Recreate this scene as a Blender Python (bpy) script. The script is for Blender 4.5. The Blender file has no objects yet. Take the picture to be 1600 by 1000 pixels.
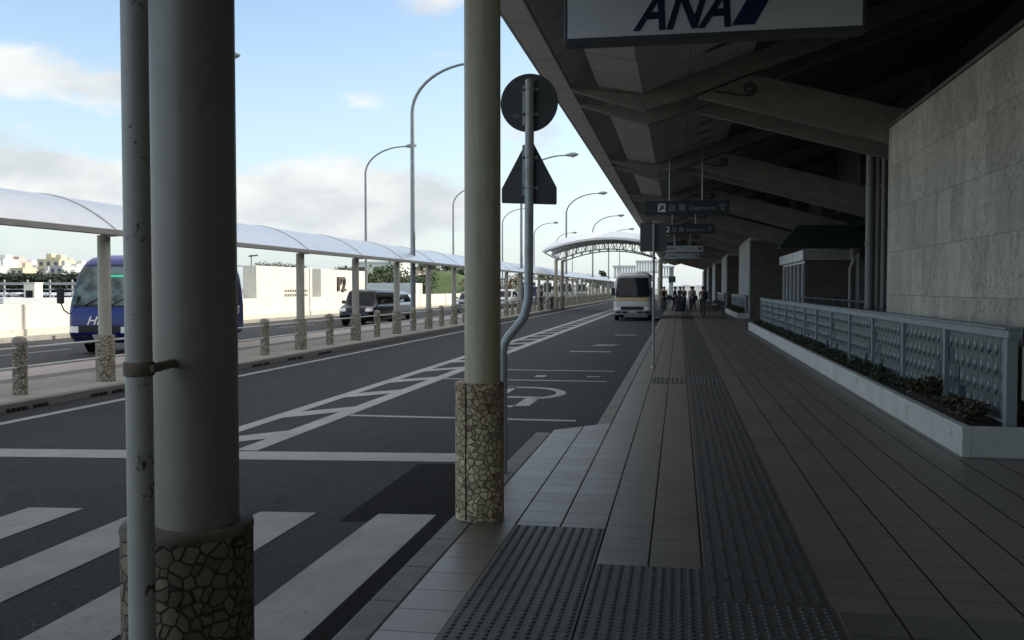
import bpy, bmesh, math, random
from mathutils import Vector, Matrix
R = math.radians
random.seed(7)
S = bpy.context.scene
COL = S.collection

# ------------------------------------------------------------------ helpers
class MB:
    """collects polygons; build() links them as one mesh object"""
    def __init__(s): s.v = []; s.f = []; s.sm = set()
    def add(s, vs, fs, smooth=False):
        n = len(s.v); s.v += [tuple(p) for p in vs]
        for f in fs:
            if smooth: s.sm.add(len(s.f))
            s.f.append([i + n for i in f])
    def box(s, x0, x1, y0, y1, z0, z1):
        s.add([(x0,y0,z0),(x1,y0,z0),(x1,y1,z0),(x0,y1,z0),(x0,y0,z1),(x1,y0,z1),(x1,y1,z1),(x0,y1,z1)],
              [(0,3,2,1),(4,5,6,7),(0,1,5,4),(1,2,6,5),(2,3,7,6),(3,0,4,7)])
    def quad(s, a, b, c, d): s.add([a,b,c,d], [(0,1,2,3)])
    def poly(s, pts, z): s.add([(x,y,z) for x,y in pts], [tuple(range(len(pts)))])
    def slab(s, pts, z0, z1):      # pts counter-clockwise
        n = len(pts)
        s.add([(x,y,z0) for x,y in pts] + [(x,y,z1) for x,y in pts],
              [tuple(range(n-1,-1,-1)), tuple(range(n,2*n))] + [(i,(i+1)%n,n+(i+1)%n,n+i) for i in range(n)])
    def prism_y(s, pts, y0, y1):   # pts (x,z)
        n = len(pts)
        s.add([(x,y0,z) for x,z in pts] + [(x,y1,z) for x,z in pts],
              [tuple(range(n)), tuple(range(2*n-1,n-1,-1))] + [((i+1)%n,i,n+i,n+(i+1)%n) for i in range(n)])
    def tube(s, path, r, n=12, caps=True):
        path = [Vector(p) for p in path]; rs = r if isinstance(r,(list,tuple)) else [r]*len(path)
        rings = []; up = None
        for i,p in enumerate(path):
            a = path[max(i-1,0)]; b = path[min(i+1,len(path)-1)]
            t = (b-a).normalized()
            if up is None: up = Vector((0,0,1)) if abs(t.z)<.9 else Vector((1,0,0))
            u = (up - t*up.dot(t)).normalized(); w = t.cross(u); up = u
            rings.append([p + (u*math.cos(k*2*math.pi/n) + w*math.sin(k*2*math.pi/n))*rs[i] for k in range(n)])
        m = len(rings)
        vs = [q for g in rings for q in g]
        s.add(vs, [(i*n+k, i*n+(k+1)%n, (i+1)*n+(k+1)%n, (i+1)*n+k) for i in range(m-1) for k in range(n)], True)
        if caps:
            s.add(rings[0], [tuple(range(n-1,-1,-1))]); s.add(rings[-1], [tuple(range(n))])
    def lathe(s, prof, n=32, cx=0, cy=0):   # prof: (r,z) bottom to top
        m = len(prof)
        vs = [(cx+r*math.cos(k*2*math.pi/n), cy+r*math.sin(k*2*math.pi/n), z) for r,z in prof for k in range(n)]
        s.add(vs, [(i*n+k, i*n+(k+1)%n, (i+1)*n+(k+1)%n, (i+1)*n+k) for i in range(m-1) for k in range(n)], True)
        s.add(vs[:n], [tuple(range(n-1,-1,-1))]); s.add(vs[-n:], [tuple(range(n))])
    def grid(s, pts, smooth=True):   # pts[row][col]
        m = len(pts); n = len(pts[0])
        s.add([p for r in pts for p in r], [(i*n+k, i*n+k+1, (i+1)*n+k+1, (i+1)*n+k) for i in range(m-1) for k in range(n-1)], smooth)
    def build(s, name, m, parent=None, bevel=0, auto=True, loc=None):
        me = bpy.data.meshes.new(name); me.from_pydata(s.v, [], s.f)
        if s.sm:
            me.polygons.foreach_set('use_smooth', [i in s.sm for i in range(len(s.f))])
        me.materials.append(m)
        o = bpy.data.objects.new(name, me); COL.objects.link(o)
        if parent: o.parent = parent
        if loc: o.location = loc
        if bevel:
            b = o.modifiers.new('b','BEVEL'); b.width = bevel; b.segments = 2; b.limit_method = 'ANGLE'; b.angle_limit = R(50)
        return o
def tag(o, label=None, cat=None, group=None, kind=None):
    if label: o['label'] = label
    if cat: o['category'] = cat
    if group: o['group'] = group
    if kind: o['kind'] = kind
    return o
def thing(name, loc, label, cat, group=None, rz=0):
    o = bpy.data.objects.new(name, None); COL.objects.link(o); o.location = loc; o.rotation_euler = (0,0,rz)
    o.empty_display_size = .2
    return tag(o, label, cat, group)
def dup(o, parent=None):
    c = o.copy(); COL.objects.link(c)
    if parent: c.parent = parent
    for ch in list(o.children): dup(ch, c)
    return c
def struct(o): o['kind'] = 'structure'; return o
def text(name, body, size, m, loc, rot, parent=None, shear=0, extrude=.004, offset=0, align='CENTER', sx=1):
    c = bpy.data.curves.new(name, 'FONT'); c.body = body; c.size = size; c.shear = shear; c.extrude = extrude; c.offset = offset
    c.align_x = align; c.align_y = 'BOTTOM_BASELINE'
    t = bpy.data.objects.new(name+'_curve', c); COL.objects.link(t); bpy.context.view_layer.update()
    me = bpy.data.meshes.new_from_object(t.evaluated_get(bpy.context.evaluated_depsgraph_get()))
    COL.objects.unlink(t); bpy.data.objects.remove(t)
    me.materials.clear(); me.materials.append(m)
    o = bpy.data.objects.new(name, me); COL.objects.link(o); o.location = loc; o.rotation_euler = rot; o.scale = (sx,1,1)
    if parent: o.parent = parent
    return o

# ------------------------------------------------------------------ materials
class NT:
    def __init__(s, name):
        s.m = bpy.data.materials.new(name); s.m.use_nodes = True; s.t = s.m.node_tree
        s.b = s.t.nodes['Principled BSDF']; s.out = s.t.nodes['Material Output']
        s.co = s.n('ShaderNodeTexCoord').outputs['Object']
    def n(s, k, **kw):
        x = s.t.nodes.new(k)
        for a,v in kw.items():
            if a in x.inputs.keys(): x.inputs[a].default_value = v
            else: setattr(x, a, v)
        return x
    def l(s, a, b): s.t.links.new(a, b)
    def setin(s, sock, v):
        if hasattr(v, 'is_linked') or hasattr(v, 'links'): s.l(v, sock)
        else: sock.default_value = v
    def math(s, op, a, b=0, clamp=False):
        x = s.n('ShaderNodeMath'); x.operation = op; x.use_clamp = clamp
        s.setin(x.inputs[0], a); s.setin(x.inputs[1], b); return x.outputs[0]
    def mapping(s, scale=(1,1,1), loc=(0,0,0), rot=(0,0,0)):
        x = s.n('ShaderNodeMapping'); x.inputs['Scale'].default_value = scale; x.inputs['Location'].default_value = loc; x.inputs['Rotation'].default_value = rot
        s.l(s.co, x.inputs['Vector']); return x.outputs[0]
    def noise(s, scale, detail=4, rough=.6, vec=None):
        x = s.n('ShaderNodeTexNoise'); x.inputs['Scale'].default_value = scale; x.inputs['Detail'].default_value = detail; x.inputs['Roughness'].default_value = rough
        s.l(vec or s.co, x.inputs['Vector']); return x.outputs['Fac']
    def ramp(s, fac, stops):
        x = s.n('ShaderNodeValToRGB'); s.l(fac, x.inputs[0]); e = x.color_ramp.elements
        while len(e) > len(stops): e.remove(e[-1])
        while len(e) < len(stops): e.new(.5)
        for q,(p,c) in zip(e, stops): q.position = p; q.color = (c,c,c,1) if isinstance(c,(int,float)) else (*c,1)
        return x.outputs[0]
    def mix(s, fac, a, b, mode='MIX'):
        x = s.n('ShaderNodeMix'); x.data_type = 'RGBA'; x.blend_type = mode
        s.setin(x.inputs[0], fac)
        for i,v in ((6,a),(7,b)):
            if isinstance(v, tuple): x.inputs[i].default_value = (*v,1) if len(v)==3 else v
            else: s.l(v, x.inputs[i])
        return x.outputs[2]
    def bump(s, h, strength=.3, dist=.01):
        x = s.n('ShaderNodeBump'); x.inputs['Strength'].default_value = strength; x.inputs['Distance'].default_value = dist
        s.l(h, x.inputs['Height']); s.l(x.outputs[0], s.b.inputs['Normal'])
    def col(s, c): s.setin(s.b.inputs['Base Color'], (*c,1) if isinstance(c,tuple) else c)
    def sep(s, vec=None):
        x = s.n('ShaderNodeSeparateXYZ'); s.l(vec or s.co, x.inputs[0]); return x.outputs
def mat(name, col, rough=.6, var=.2, vs=4, bump=.08, bs=40, metal=0, dirt=0, dcol=(.1,.08,.06), dscale=2, spec=.5, dz=1):
    k = NT(name); k.b.inputs['Roughness'].default_value = rough; k.b.inputs['Metallic'].default_value = metal; k.b.inputs['Specular IOR Level'].default_value = spec
    f = k.noise(vs, 5); c = k.mix(k.ramp(f, [(.3,0),(.7,1)]), tuple(x*(1-var) for x in col), tuple(min(1,x*(1+var*.6)) for x in col))
    if dirt:
        d = k.noise(dscale, 8, .7, k.mapping((1,1,dz)))
        c = k.mix(k.ramp(d, [(.62-dirt*.25,0),(.75-dirt*.15,1)]), c, dcol)
    k.col(c)
    if bump: k.bump(k.noise(bs, 3), bump)
    return k.m
def flat(name, col, rough=.5, metal=0, spec=.5):
    k = NT(name); k.col(col); k.b.inputs['Roughness'].default_value = rough; k.b.inputs['Metallic'].default_value = metal; k.b.inputs['Specular IOR Level'].default_value = spec
    return k.m
def asphalt(name, v, tint=(1,1,1.04)):
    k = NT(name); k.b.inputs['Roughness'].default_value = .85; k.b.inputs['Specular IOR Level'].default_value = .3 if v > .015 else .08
    a = k.noise(95, 3, .75); b = k.noise(1.3, 5, .6); c = k.noise(.55, 4, .55, k.mapping((1.6,.12,1)))
    base = k.mix(k.ramp(a, [(.36,0),(.66,1)]), tuple(v*.3*t for t in tint), tuple(v*2.1*t for t in tint))
    base = k.mix(k.math('MULTIPLY', k.ramp(b, [(.35,0),(.7,1)]), .55), base, tuple(v*.6*t for t in tint))
    base = k.mix(k.math('MULTIPLY', k.ramp(c, [(.4,0),(.65,1)]), .4), base, tuple(v*1.5*t for t in tint))
    g = k.noise(36, 5, .8); base = k.mix(k.ramp(g, [(.30,0),(.72,1)]), k.mix(.62, base, (0,0,0)), k.mix(.0, base, base, 'MIX'))
    g2 = k.noise(30, 2, .5, k.mapping((1,1,1),(7,3,1))); base = k.mix(k.math('MULTIPLY', k.ramp(g2, [(.62,0),(.70,1)]), .55), base, tuple(v*3.2*t for t in tint))
    vc = k.n('ShaderNodeTexVoronoi'); vc.feature = 'DISTANCE_TO_EDGE'; vc.inputs['Scale'].default_value = .28
    wv = k.n('ShaderNodeVectorMath'); wv.operation = 'ADD'; nn = k.n('ShaderNodeTexNoise'); nn.inputs['Scale'].default_value = 1.2; nn.inputs['Detail'].default_value = 6; k.l(k.co, nn.inputs['Vector']); k.l(k.co, wv.inputs[0]); k.l(nn.outputs['Color'], wv.inputs[1]); k.l(wv.outputs[0], vc.inputs['Vector'])
    ck = k.math('MULTIPLY', k.math('LESS_THAN', vc.outputs['Distance'], .0035), k.ramp(k.noise(.4,2), [(.5,0),(.56,1)])); base = k.mix(k.math('MULTIPLY', ck, .7), base, (.006,.006,.006))
    k.col(base); k.bump(k.math('ADD', a, g), .6, .008); return k.m
def mosaic(name, size, joint, stone, jw=.09, rust=False):
    k = NT(name); k.b.inputs['Roughness'].default_value = .75
    w = k.n('ShaderNodeVectorMath'); w.operation = 'ADD'
    nz = k.n('ShaderNodeTexNoise'); nz.inputs['Scale'].default_value = .5/size; k.l(k.co, nz.inputs['Vector'])
    sc = k.n('ShaderNodeVectorMath'); sc.operation = 'SCALE'; k.l(nz.outputs['Color'], sc.inputs[0]); sc.inputs['Scale'].default_value = size*.55
    k.l(k.co, w.inputs[0]); k.l(sc.outputs[0], w.inputs[1])
    v = k.n('ShaderNodeTexVoronoi'); v.feature = 'DISTANCE_TO_EDGE'; v.inputs['Scale'].default_value = 1/size; k.l(w.outputs[0], v.inputs['Vector'])
    v2 = k.n('ShaderNodeTexVoronoi'); v2.inputs['Scale'].default_value = 1/size; k.l(w.outputs[0], v2.inputs['Vector'])
    e = k.ramp(v.outputs['Distance'], [(jw*.5,0),(jw*1.15,1)])
    hs = k.sep(v2.outputs['Color'])
    st = k.mix(hs[0], tuple(x*.62 for x in stone), tuple(min(1,x*1.25) for x in stone))
    st = k.mix(k.math('MULTIPLY', k.ramp(k.noise(60,4), [(.4,0),(.7,1)]), .35), st, tuple(x*.5 for x in stone))
    c = k.mix(e, joint, st)
    if rust:
        z = k.sep()[2]
        r = k.math('MULTIPLY', k.ramp(k.noise(9,5,.6), [(.42,0),(.6,1)]), k.ramp(k.math('MULTIPLY', z, 1.0), [(.55,0),(.97,1)]))
        c = k.mix(k.math('MULTIPLY', r, .75), c, (.13,.055,.022))
    k.col(c); k.bump(e, .9, .008); return k.m
def painted_steel(name, col, rust=.5, rough=.45, streak=0.0, sc=5):
    k = NT(name); k.b.inputs['Roughness'].default_value = rough
    c = k.mix(k.ramp(k.noise(6,4), [(.3,0),(.7,1)]), tuple(x*.85 for x in col), col)
    if streak:
        s = k.noise(7, 5, .6, k.mapping((1,1,.06)))
        c = k.mix(k.math('MULTIPLY', k.ramp(s, [(.42,0),(.68,1)]), streak), c, (col[0]*.62, col[1]*.52, col[2]*.36))
    if rust:
        d = k.noise(sc, 6, .68); d2 = k.noise(sc*4.5, 3, .6)
        f = k.math('MULTIPLY', k.ramp(d, [(.57 if sc > 5 else .60,0),(.61 if sc > 5 else .64,1)]), k.ramp(d2, [(.50,0),(.56,1)]))
        c = k.mix(k.math('MULTIPLY', f, rust), c, (.05,.026,.014))
    k.col(c); k.bump(k.noise(30,3), .05); return k.m
def tiles(name, p, x0, y0, col, wx=.0125, wy=.006, jcol=(.035,.031,.027), rough=.38):
    k = NT(name); k.b.inputs['Roughness'].default_value = rough
    X = k.sep(); gx = k.math('DIVIDE', k.math('SUBTRACT', X[0], x0), p); gy = k.math('DIVIDE', k.math('SUBTRACT', X[1], y0), p)
    fx = k.math('FRACT', gx); fy = k.math('FRACT', gy)
    def line(f, w):
        d = k.math('MINIMUM', f, k.math('SUBTRACT', 1.0, f)); return k.math('LESS_THAN', d, w/p/2)
    cb = k.n('ShaderNodeCombineXYZ'); k.l(k.math('FLOOR', gx), cb.inputs[0]); k.l(k.math('FLOOR', gy), cb.inputs[1])
    wn = k.n('ShaderNodeTexWhiteNoise'); k.l(cb.outputs[0], wn.inputs['Vector'])
    c = k.mix(wn.outputs['Value'], tuple(x*.93 for x in col), tuple(x*1.05 for x in col))
    c = k.mix(k.math('MULTIPLY', k.ramp(k.noise(3.5,6,.65), [(.4,0),(.75,1)]), .35), c, tuple(x*.6 for x in col))
    vo = k.n('ShaderNodeTexVoronoi'); vo.inputs['Scale'].default_value = 1.3; k.l(k.co, vo.inputs['Vector'])
    gum = k.math('MULTIPLY', k.math('LESS_THAN', vo.outputs['Distance'], .024), k.math('GREATER_THAN', k.sep(vo.outputs['Color'])[0], .45))
    c = k.mix(k.math('MULTIPLY', gum, .7), c, (.03,.028,.026))
    lx = line(fx, wx); ly = line(fy, wy)
    c = k.mix(ly, c, tuple(x*.42 for x in col)); c = k.mix(lx, c, jcol)
    k.col(c)
    j = k.math('MAXIMUM', lx, ly)
    k.setin(k.b.inputs['Roughness'], k.math('ADD', k.math('ADD', k.math('MULTIPLY', k.noise(9,3), .06), k.math('MULTIPLY', wn.outputs['Value'], .06)), rough-.06))
    k.setin(k.b.inputs['Specular IOR Level'], k.math('SUBTRACT', .5, k.math('MULTIPLY', j, .5)))
    k.bump(k.math('ADD', k.math('SUBTRACT', 1.0, j), k.math('MULTIPLY', k.noise(14,3), .25)), .35, .004); return k.m
def coral(name):
    k = NT(name); k.b.inputs['Roughness'].default_value = .85
    m = k.mapping((1,1,1)); X = k.sep()
    def blk(ph, pz):
        row = k.math('FLOOR', k.math('DIVIDE', X[2], ph)); off = k.math('MULTIPLY', k.math('FRACT', k.math('MULTIPLY', row, .37)), pz)
        gy = k.math('DIVIDE', k.math('ADD', k.math('ADD', X[1], X[0]), off), pz)
        return row, gy
    row, gy = blk(.74, .62)
    cb = k.n('ShaderNodeCombineXYZ'); k.l(row, cb.inputs[0]); k.l(k.math('FLOOR', gy), cb.inputs[1])
    wn = k.n('ShaderNodeTexWhiteNoise'); k.l(cb.outputs[0], wn.inputs['Vector'])
    b = (.54,.495,.405)
    c = k.mix(wn.outputs['Value'], tuple(x*.82 for x in b), tuple(x*1.12 for x in b))
    s = k.noise(2.2, 6, .65, k.mapping((1.5,1.5,.5))); c = k.mix(k.math('MULTIPLY', k.ramp(s, [(.4,0),(.7,1)]), .45), c, (.2,.19,.15))
    pit = k.noise(15, 7, .8, k.mapping((1.3,1.3,.9))); area = k.ramp(k.noise(1.5,5), [(.36,.2),(.62,1)])
    pf = k.math('MULTIPLY', k.ramp(pit, [(.522,0),(.58,1)]), area)
    c = k.mix(k.math('MULTIPLY', pf, .55), c, (.13,.115,.085))
    fz = k.math('FRACT', k.math('DIVIDE', X[2], .74)); jz = k.math('LESS_THAN', k.math('MINIMUM', fz, k.math('SUBTRACT', 1.0, fz)), .008)
    fy = k.math('FRACT', gy); jy = k.math('LESS_THAN', k.math('MINIMUM', fy, k.math('SUBTRACT', 1.0, fy)), .0035)
    c = k.mix(k.math('MULTIPLY', k.math('MAXIMUM', jz, k.math('MULTIPLY', jy, .25)), .5), c, (.10,.095,.08))
    k.col(c); k.bump(k.math('SUBTRACT', k.noise(18,6,.7), pf), .5, .01); return k.m
def panels(name, col, p=1.2, w=.02, rough=.6):
    k = NT(name); k.b.inputs['Roughness'].default_value = rough
    X = k.sep(); f = k.math('FRACT', k.math('DIVIDE', X[1], p)); j = k.math('LESS_THAN', f, w/p)
    c = k.mix(k.ramp(k.noise(1.2,5), [(.3,0),(.7,1)]), tuple(x*.82 for x in col), col)
    s = k.noise(5,5,.6, k.mapping((.3,1,1))); c = k.mix(k.math('MULTIPLY', k.ramp(s, [(.5,0),(.75,1)]), .3), c, tuple(x*.55 for x in col))
    c = k.mix(j, c, tuple(x*.2 for x in col)); k.col(c); k.bump(k.math('SUBTRACT', 1.0, j), .5, .01); return k.m
def leafmat(name, c0, c1):
    k = NT(name); k.b.inputs['Roughness'].default_value = .6
    oi = k.n('ShaderNodeNewGeometry'); k.col(k.mix(oi.outputs['Random Per Island'], c0, c1)); return k.m
def translucent_sheet(name, col=(.93,.94,.93)):
    k = NT(name); d = k.n('ShaderNodeBsdfTranslucent'); d.inputs[0].default_value = (*col,1)
    c = k.mix(k.ramp(k.noise(2.5,6,.6), [(.45,0),(.8,1)]), col, tuple(x*.8 for x in col)); k.col(c)
    k.b.inputs['Roughness'].default_value = .3
    mx = k.n('ShaderNodeMixShader'); mx.inputs[0].default_value = .55; gl = k.n('ShaderNodeBsdfGlossy'); gl.inputs['Color'].default_value = (.95,.97,1,1); gl.inputs['Roughness'].default_value = .3; m2 = k.n('ShaderNodeMixShader'); m2.inputs[0].default_value = .5
    k.l(c, d.inputs[0]); k.l(k.b.outputs[0], mx.inputs[1]); k.l(d.outputs[0], mx.inputs[2]); k.l(mx.outputs[0], m2.inputs[1]); k.l(gl.outputs[0], m2.inputs[2]); k.l(m2.outputs[0], k.out.inputs[0]); return k.m
def paint(name, col, rough=.25):
    k = NT(name); k.b.inputs['Roughness'].default_value = rough; k.b.inputs['Coat Weight'].default_value = .25; k.b.inputs['Coat Roughness'].default_value = .1; k.b.inputs['Specular IOR Level'].default_value = .35
    c = k.mix(k.ramp(k.noise(3,4), [(.4,0),(.8,1)]), col, tuple(x*.85 for x in col)); k.col(c); return k.m
def emis(name, col, st):
    k = NT(name); k.col(col); k.b.inputs['Emission Color'].default_value = (*col,1); k.b.inputs['Emission Strength'].default_value = st; return k.m
def worn_paint(name, v):
    k = NT(name); k.b.inputs['Roughness'].default_value = .7
    c = k.mix(k.ramp(k.noise(2.2,6,.65), [(.35,0),(.7,1)]), (v,v,v), (v*.72,v*.72,v*.7))
    a = k.noise(38,6,.75); b2 = k.noise(2.5,4)
    w = k.math('MULTIPLY', k.ramp(a, [(.56,0),(.63,1)]), k.ramp(b2, [(.35,.15),(.65,.8)]))
    st = k.noise(3,7,.7, k.mapping((1.6,.5,1)))
    w = k.math('MAXIMUM', w, k.math('MULTIPLY', k.ramp(st, [(.6,0),(.72,1)]), .45))
    c = k.mix(w, c, (.1,.1,.105)); k.col(c); k.bump(k.noise(150,2), .3, .003); return k.m

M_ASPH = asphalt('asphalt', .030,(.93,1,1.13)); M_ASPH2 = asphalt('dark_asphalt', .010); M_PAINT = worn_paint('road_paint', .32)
M_KERB = mat('kerb_concrete', (.18,.18,.168), .8, .3, 3, .25, 60, dirt=.3, dcol=(.10,.095,.085), dscale=3)
M_ISL = mat('island_paving', (.32,.305,.265), .85, .25, 2, .2, 50, dirt=.3, dcol=(.24,.22,.19))
M_ISL2 = mat('dark_paving_strip', (.17,.165,.15), .85, .4, 8, .2, 50)
M_PINK = tiles('pink_pavers', .30, 0, 0, (.42,.36,.33), .012, .012, (.2,.18,.16), .7)
M_TILE = tiles('walkway_tile', .305, .14, 5.4, (.160,.142,.119), rough=.42)
M_TILE_D = tiles('dark_walkway', .305, .14, 5.4, (.10,.095,.09))
M_TACT = mat('tactile_block', (.060,.058,.054), .55, .3, 12, .15, 120)
M_GROUND = mat('ground', (.24,.24,.22), .95, .35, .05, .1, 1)
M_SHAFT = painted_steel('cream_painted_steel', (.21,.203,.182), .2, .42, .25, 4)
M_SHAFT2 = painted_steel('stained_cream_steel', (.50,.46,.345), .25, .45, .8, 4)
M_PIPE = painted_steel('grey_painted_pipe', (.36,.375,.365), 1.0, .5, .3, 9)
M_CLAMP = mat('rusty_clamp', (.16,.13,.10), .8, .5, 20, .3, 60)
M_STONE = mosaic('stone_mosaic', .043, (.15,.10,.055), (.56,.46,.30), .07, True)
M_STONE_BIG = mosaic('shaded_stone_mosaic', .040, (.036,.028,.018), (.19,.16,.112), .07)  # darker copy of the stone mosaic, painting the shade on the near foot
M_PEB = mosaic('pebble_mosaic', .036, (.10,.085,.06), (.50,.46,.37), .13)
M_CAP = mat('stone_cap', (.36,.33,.28), .7, .3, 10, .2, 60)
M_SEAM = flat('dark_seam', (.02,.016,.012), .9)
M_SIGNBACK = mat('sign_back_grey', (.075,.08,.085), .5, .2, 6, .05)
M_GALV = mat('galvanised_steel', (.40,.42,.43), .42, .25, 8, .05, metal=.35)
M_LAMP = mat('lamp_post_grey', (.26,.29,.31), .4, .2, 5, .03, metal=.3)
M_LENS = flat('lamp_lens', (.55,.55,.5), .25)
M_RAILW = mat('rail_white_metal', (.68,.69,.69), .4, .1, 6, .02)
M_CEIL = panels('ceiling_panel', (.50,.49,.45), 1.25, .035); M_CEIL3 = panels('half_shaded_ceiling_panel', (.40,.395,.36), 1.25, .035); M_CEIL2 = panels('shaded_ceiling_panel', (.06,.06,.056)); M_CEILD = panels('soffit_panel', (.42,.42,.40), 1.7, .035)  # ceiling panels darken in copies, painting how the light fades inward
M_FASC = panels('fascia_panel', (.80,.79,.74), 2.2, .015); M_EAVE = mat('eave_dark', (.16,.16,.15), .6)
M_BEAM = mat('painted_concrete_beam', (.235,.223,.19), .7, .2, 2, .1, 30, dirt=.2, dcol=(.2,.18,.15), dscale=1.5)
M_DPIPE = painted_steel('downpipe_paint', (.22,.22,.20), .4, .5, .4, 6); M_SCROLL = mat('scroll_paint', (.05,.047,.04), .6); M_CORAL = coral('coral_limestone'); M_BROWN = mat('brown_wall', (.11,.09,.075), .8, .3, 3, .15, 40)
M_CEM = mat('grey_render', (.13,.13,.12), .8, .2, 2, .1, 40, dirt=.25, dcol=(.17,.165,.15), dscale=1.2)
M_PIER = mat('pale_pier', (.36,.36,.34), .75, .15, 2, .1)
M_GREEN = mat('green_roof_tile', (.006,.03,.02), .5, .2, 6)
M_ROOFT = mat('roof_outer', (.22,.10,.07), .8)
M_PLANT = mat('planter_white_paint', (.44,.46,.44), .65, .15, 2, .12, 30, dirt=.22, dcol=(.26,.24,.20), dscale=2.2)
M_SOIL = mat('planter_soil', (.05,.04,.03), 1, .4, 20, .8, 40)
M_RAILB = mat('rail_blue_grey', (.20,.245,.26), .45, .15, 5, .03)
M_GBLK = mat('glass_block', (.085,.115,.12), .36, .35, 9, .12, 30, spec=.45)
M_GBLKD = flat('dark_glass_block', (.035,.05,.06), .25); M_GBLKR = flat('reddish_glass_block', (.11,.075,.085), .25)
M_BEIGE = mat('beige_panel', (.50,.47,.40), .7, .1)
M_SHRUB = leafmat('shrub_leaf', (.015,.026,.012), (.04,.05,.02)); M_SHRUB2 = leafmat('brownish_shrub_leaf', (.028,.025,.013), (.08,.06,.028))
M_ROOFPC = translucent_sheet('polycarbonate_roof'); M_CANOPY = mat('canopy_white_metal', (.72,.75,.77), .4, .1, 2, .02); M_RIB = mat('roof_rib_grey', (.55,.57,.58), .5)
M_POST = painted_steel('shelter_post_paint', (.50,.49,.43), .3, .5, .3, 5)
M_BEAMW = mat('shelter_beam_paint', (.40,.39,.36), .5, .15)
M_WALLW = mat('sunlit_white_wall', (.74,.71,.60), .85, .1, .8, .1, 20, dirt=.12, dcol=(.52,.49,.40), dscale=.8)
M_WALLG = mat('grey_wall_side', (.60,.62,.62), .85, .1)
M_WALLB = mat('stained_wall_foot', (.62,.60,.50), .85, .25, 1.5, .15, 20, dirt=.3, dcol=(.3,.28,.22), dscale=1.5)
M_BLACK = flat('black_rubber', (.012,.012,.013), .7); M_DARKM = flat('dark_metal', (.03,.03,.032), .5)
M_RIM = flat('wheel_rim', (.4,.41,.42), .3, .7); M_CHROME = flat('headlight_glass', (.72,.75,.77), .12, .1)
M_GLASS = flat('vehicle_glass', (.010,.013,.018), .05, 0, .22); M_GLASST = mat('teal_vehicle_glass', (.07,.12,.118), .05, 0, 4, 0)
_k = M_GLASST.node_tree; _b = _k.nodes['Principled BSDF']; _r = next(n for n in _k.nodes if n.type == 'VALTORGB'); _m = next(n for n in _k.nodes if n.type == 'MIX')
_r.color_ramp.elements[0].position = .42; _r.color_ramp.elements[1].position = .56; _m.inputs[6].default_value = (.012,.022,.024,1); _m.inputs[7].default_value = (.10,.17,.165,1)
next(n for n in _k.nodes if n.type == 'TEX_NOISE').inputs['Scale'].default_value = 2.2
M_PLATE = flat('number_plate', (.6,.62,.58), .5)
M_WHITE = flat('white_lettering', (.8,.8,.8), .5); M_BLKT = flat('black_lettering', (.02,.02,.02), .5)
M_ANA = mat('sign_face_white', (.66,.70,.72), .5, .06, 3, .02); M_ANAB = flat('navy_lettering', (.008,.012,.05), .5); M_ANAB2 = flat('navy_slash', (.006,.012,.085), .5)
M_PALES = flat('pale_sign_face', (.34,.36,.36), .5); M_SFR = flat('sign_frame_dark', (.06,.065,.07), .5); M_DEP = flat('departure_sign_face', (.022,.032,.034), .45); M_DEPT = flat('pale_lettering', (.75,.78,.76), .5)
M_DIMT = flat('dim_lettering', (.32,.34,.34), .5)
M_SKIN = flat('skin', (.32,.19,.13), .6); M_HAIR = flat('dark_hair', (.012,.01,.009), .6)

# ------------------------------------------------------------------ camera, sun, sky
F = 1470.0
cd = bpy.data.cameras.new('camera'); cam = bpy.data.objects.new('camera', cd); COL.objects.link(cam); S.camera = cam
cd.sensor_width = 36; cd.lens = 36*F/1600; cd.clip_start = .05; cd.clip_end = 6000
pit = math.atan(50/F); yaw = math.atan(261/F*math.cos(pit))
fw = Vector((-math.sin(yaw)*math.cos(pit), math.cos(yaw)*math.cos(pit), -math.sin(pit))); rt = Vector((math.cos(yaw), math.sin(yaw), 0)); up = rt.cross(fw)
cam.matrix_world = Matrix(((rt.x,up.x,-fw.x,0),(rt.y,up.y,-fw.y,0),(rt.z,up.z,-fw.z,1.6),(0,0,0,1)))
def ax(u, Y):            # world X of the direction u (photo pixels on the horizon) at distance Y, used only to lay out the site plan
    d = fw + rt*((u-800)/F) + up*(50/F); return Y*d.x/d.y
SUN_EL, SUN_ROT = R(23), R(62)
sd = Vector((math.sin(SUN_ROT)*math.cos(SUN_EL), math.cos(SUN_ROT)*math.cos(SUN_EL), math.sin(SUN_EL)))
sl = bpy.data.lights.new('sun','SUN'); sl.energy = 2.2; sl.angle = R(.5); sl.color = (1,.93,.82)
so = bpy.data.objects.new('sun', sl); COL.objects.link(so); so.rotation_euler = sd.to_track_quat('Z','Y').to_euler()
W = bpy.data.worlds.new('World'); S.world = W; W.use_nodes = True; wt = W.node_tree; bg = wt.nodes['Background']
sk = wt.nodes.new('ShaderNodeTexSky'); sk.sky_type = 'NISHITA'; sk.sun_disc = False; sk.sun_elevation = SUN_EL; sk.sun_rotation = SUN_ROT
sk.air_density = 1.0; sk.dust_density = 1.2; sk.ozone_density = 1.5
def wn(k, **kw):
    x = wt.nodes.new(k)
    for a,v in kw.items(): setattr(x, a, v)
    return x
def wmath(op, a, b=0, clamp=False):
    x = wn('ShaderNodeMath', operation=op, use_clamp=clamp)
    for i,v in ((0,a),(1,b)):
        if isinstance(v,(int,float)): x.inputs[i].default_value = v
        else: wt.links.new(v, x.inputs[i])
    return x.outputs[0]
tc = wn('ShaderNodeTexCoord').outputs['Generated']
mp = wn('ShaderNodeMapping'); mp.inputs['Scale'].default_value = (1,1,2.6); wt.links.new(tc, mp.inputs['Vector'])
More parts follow.
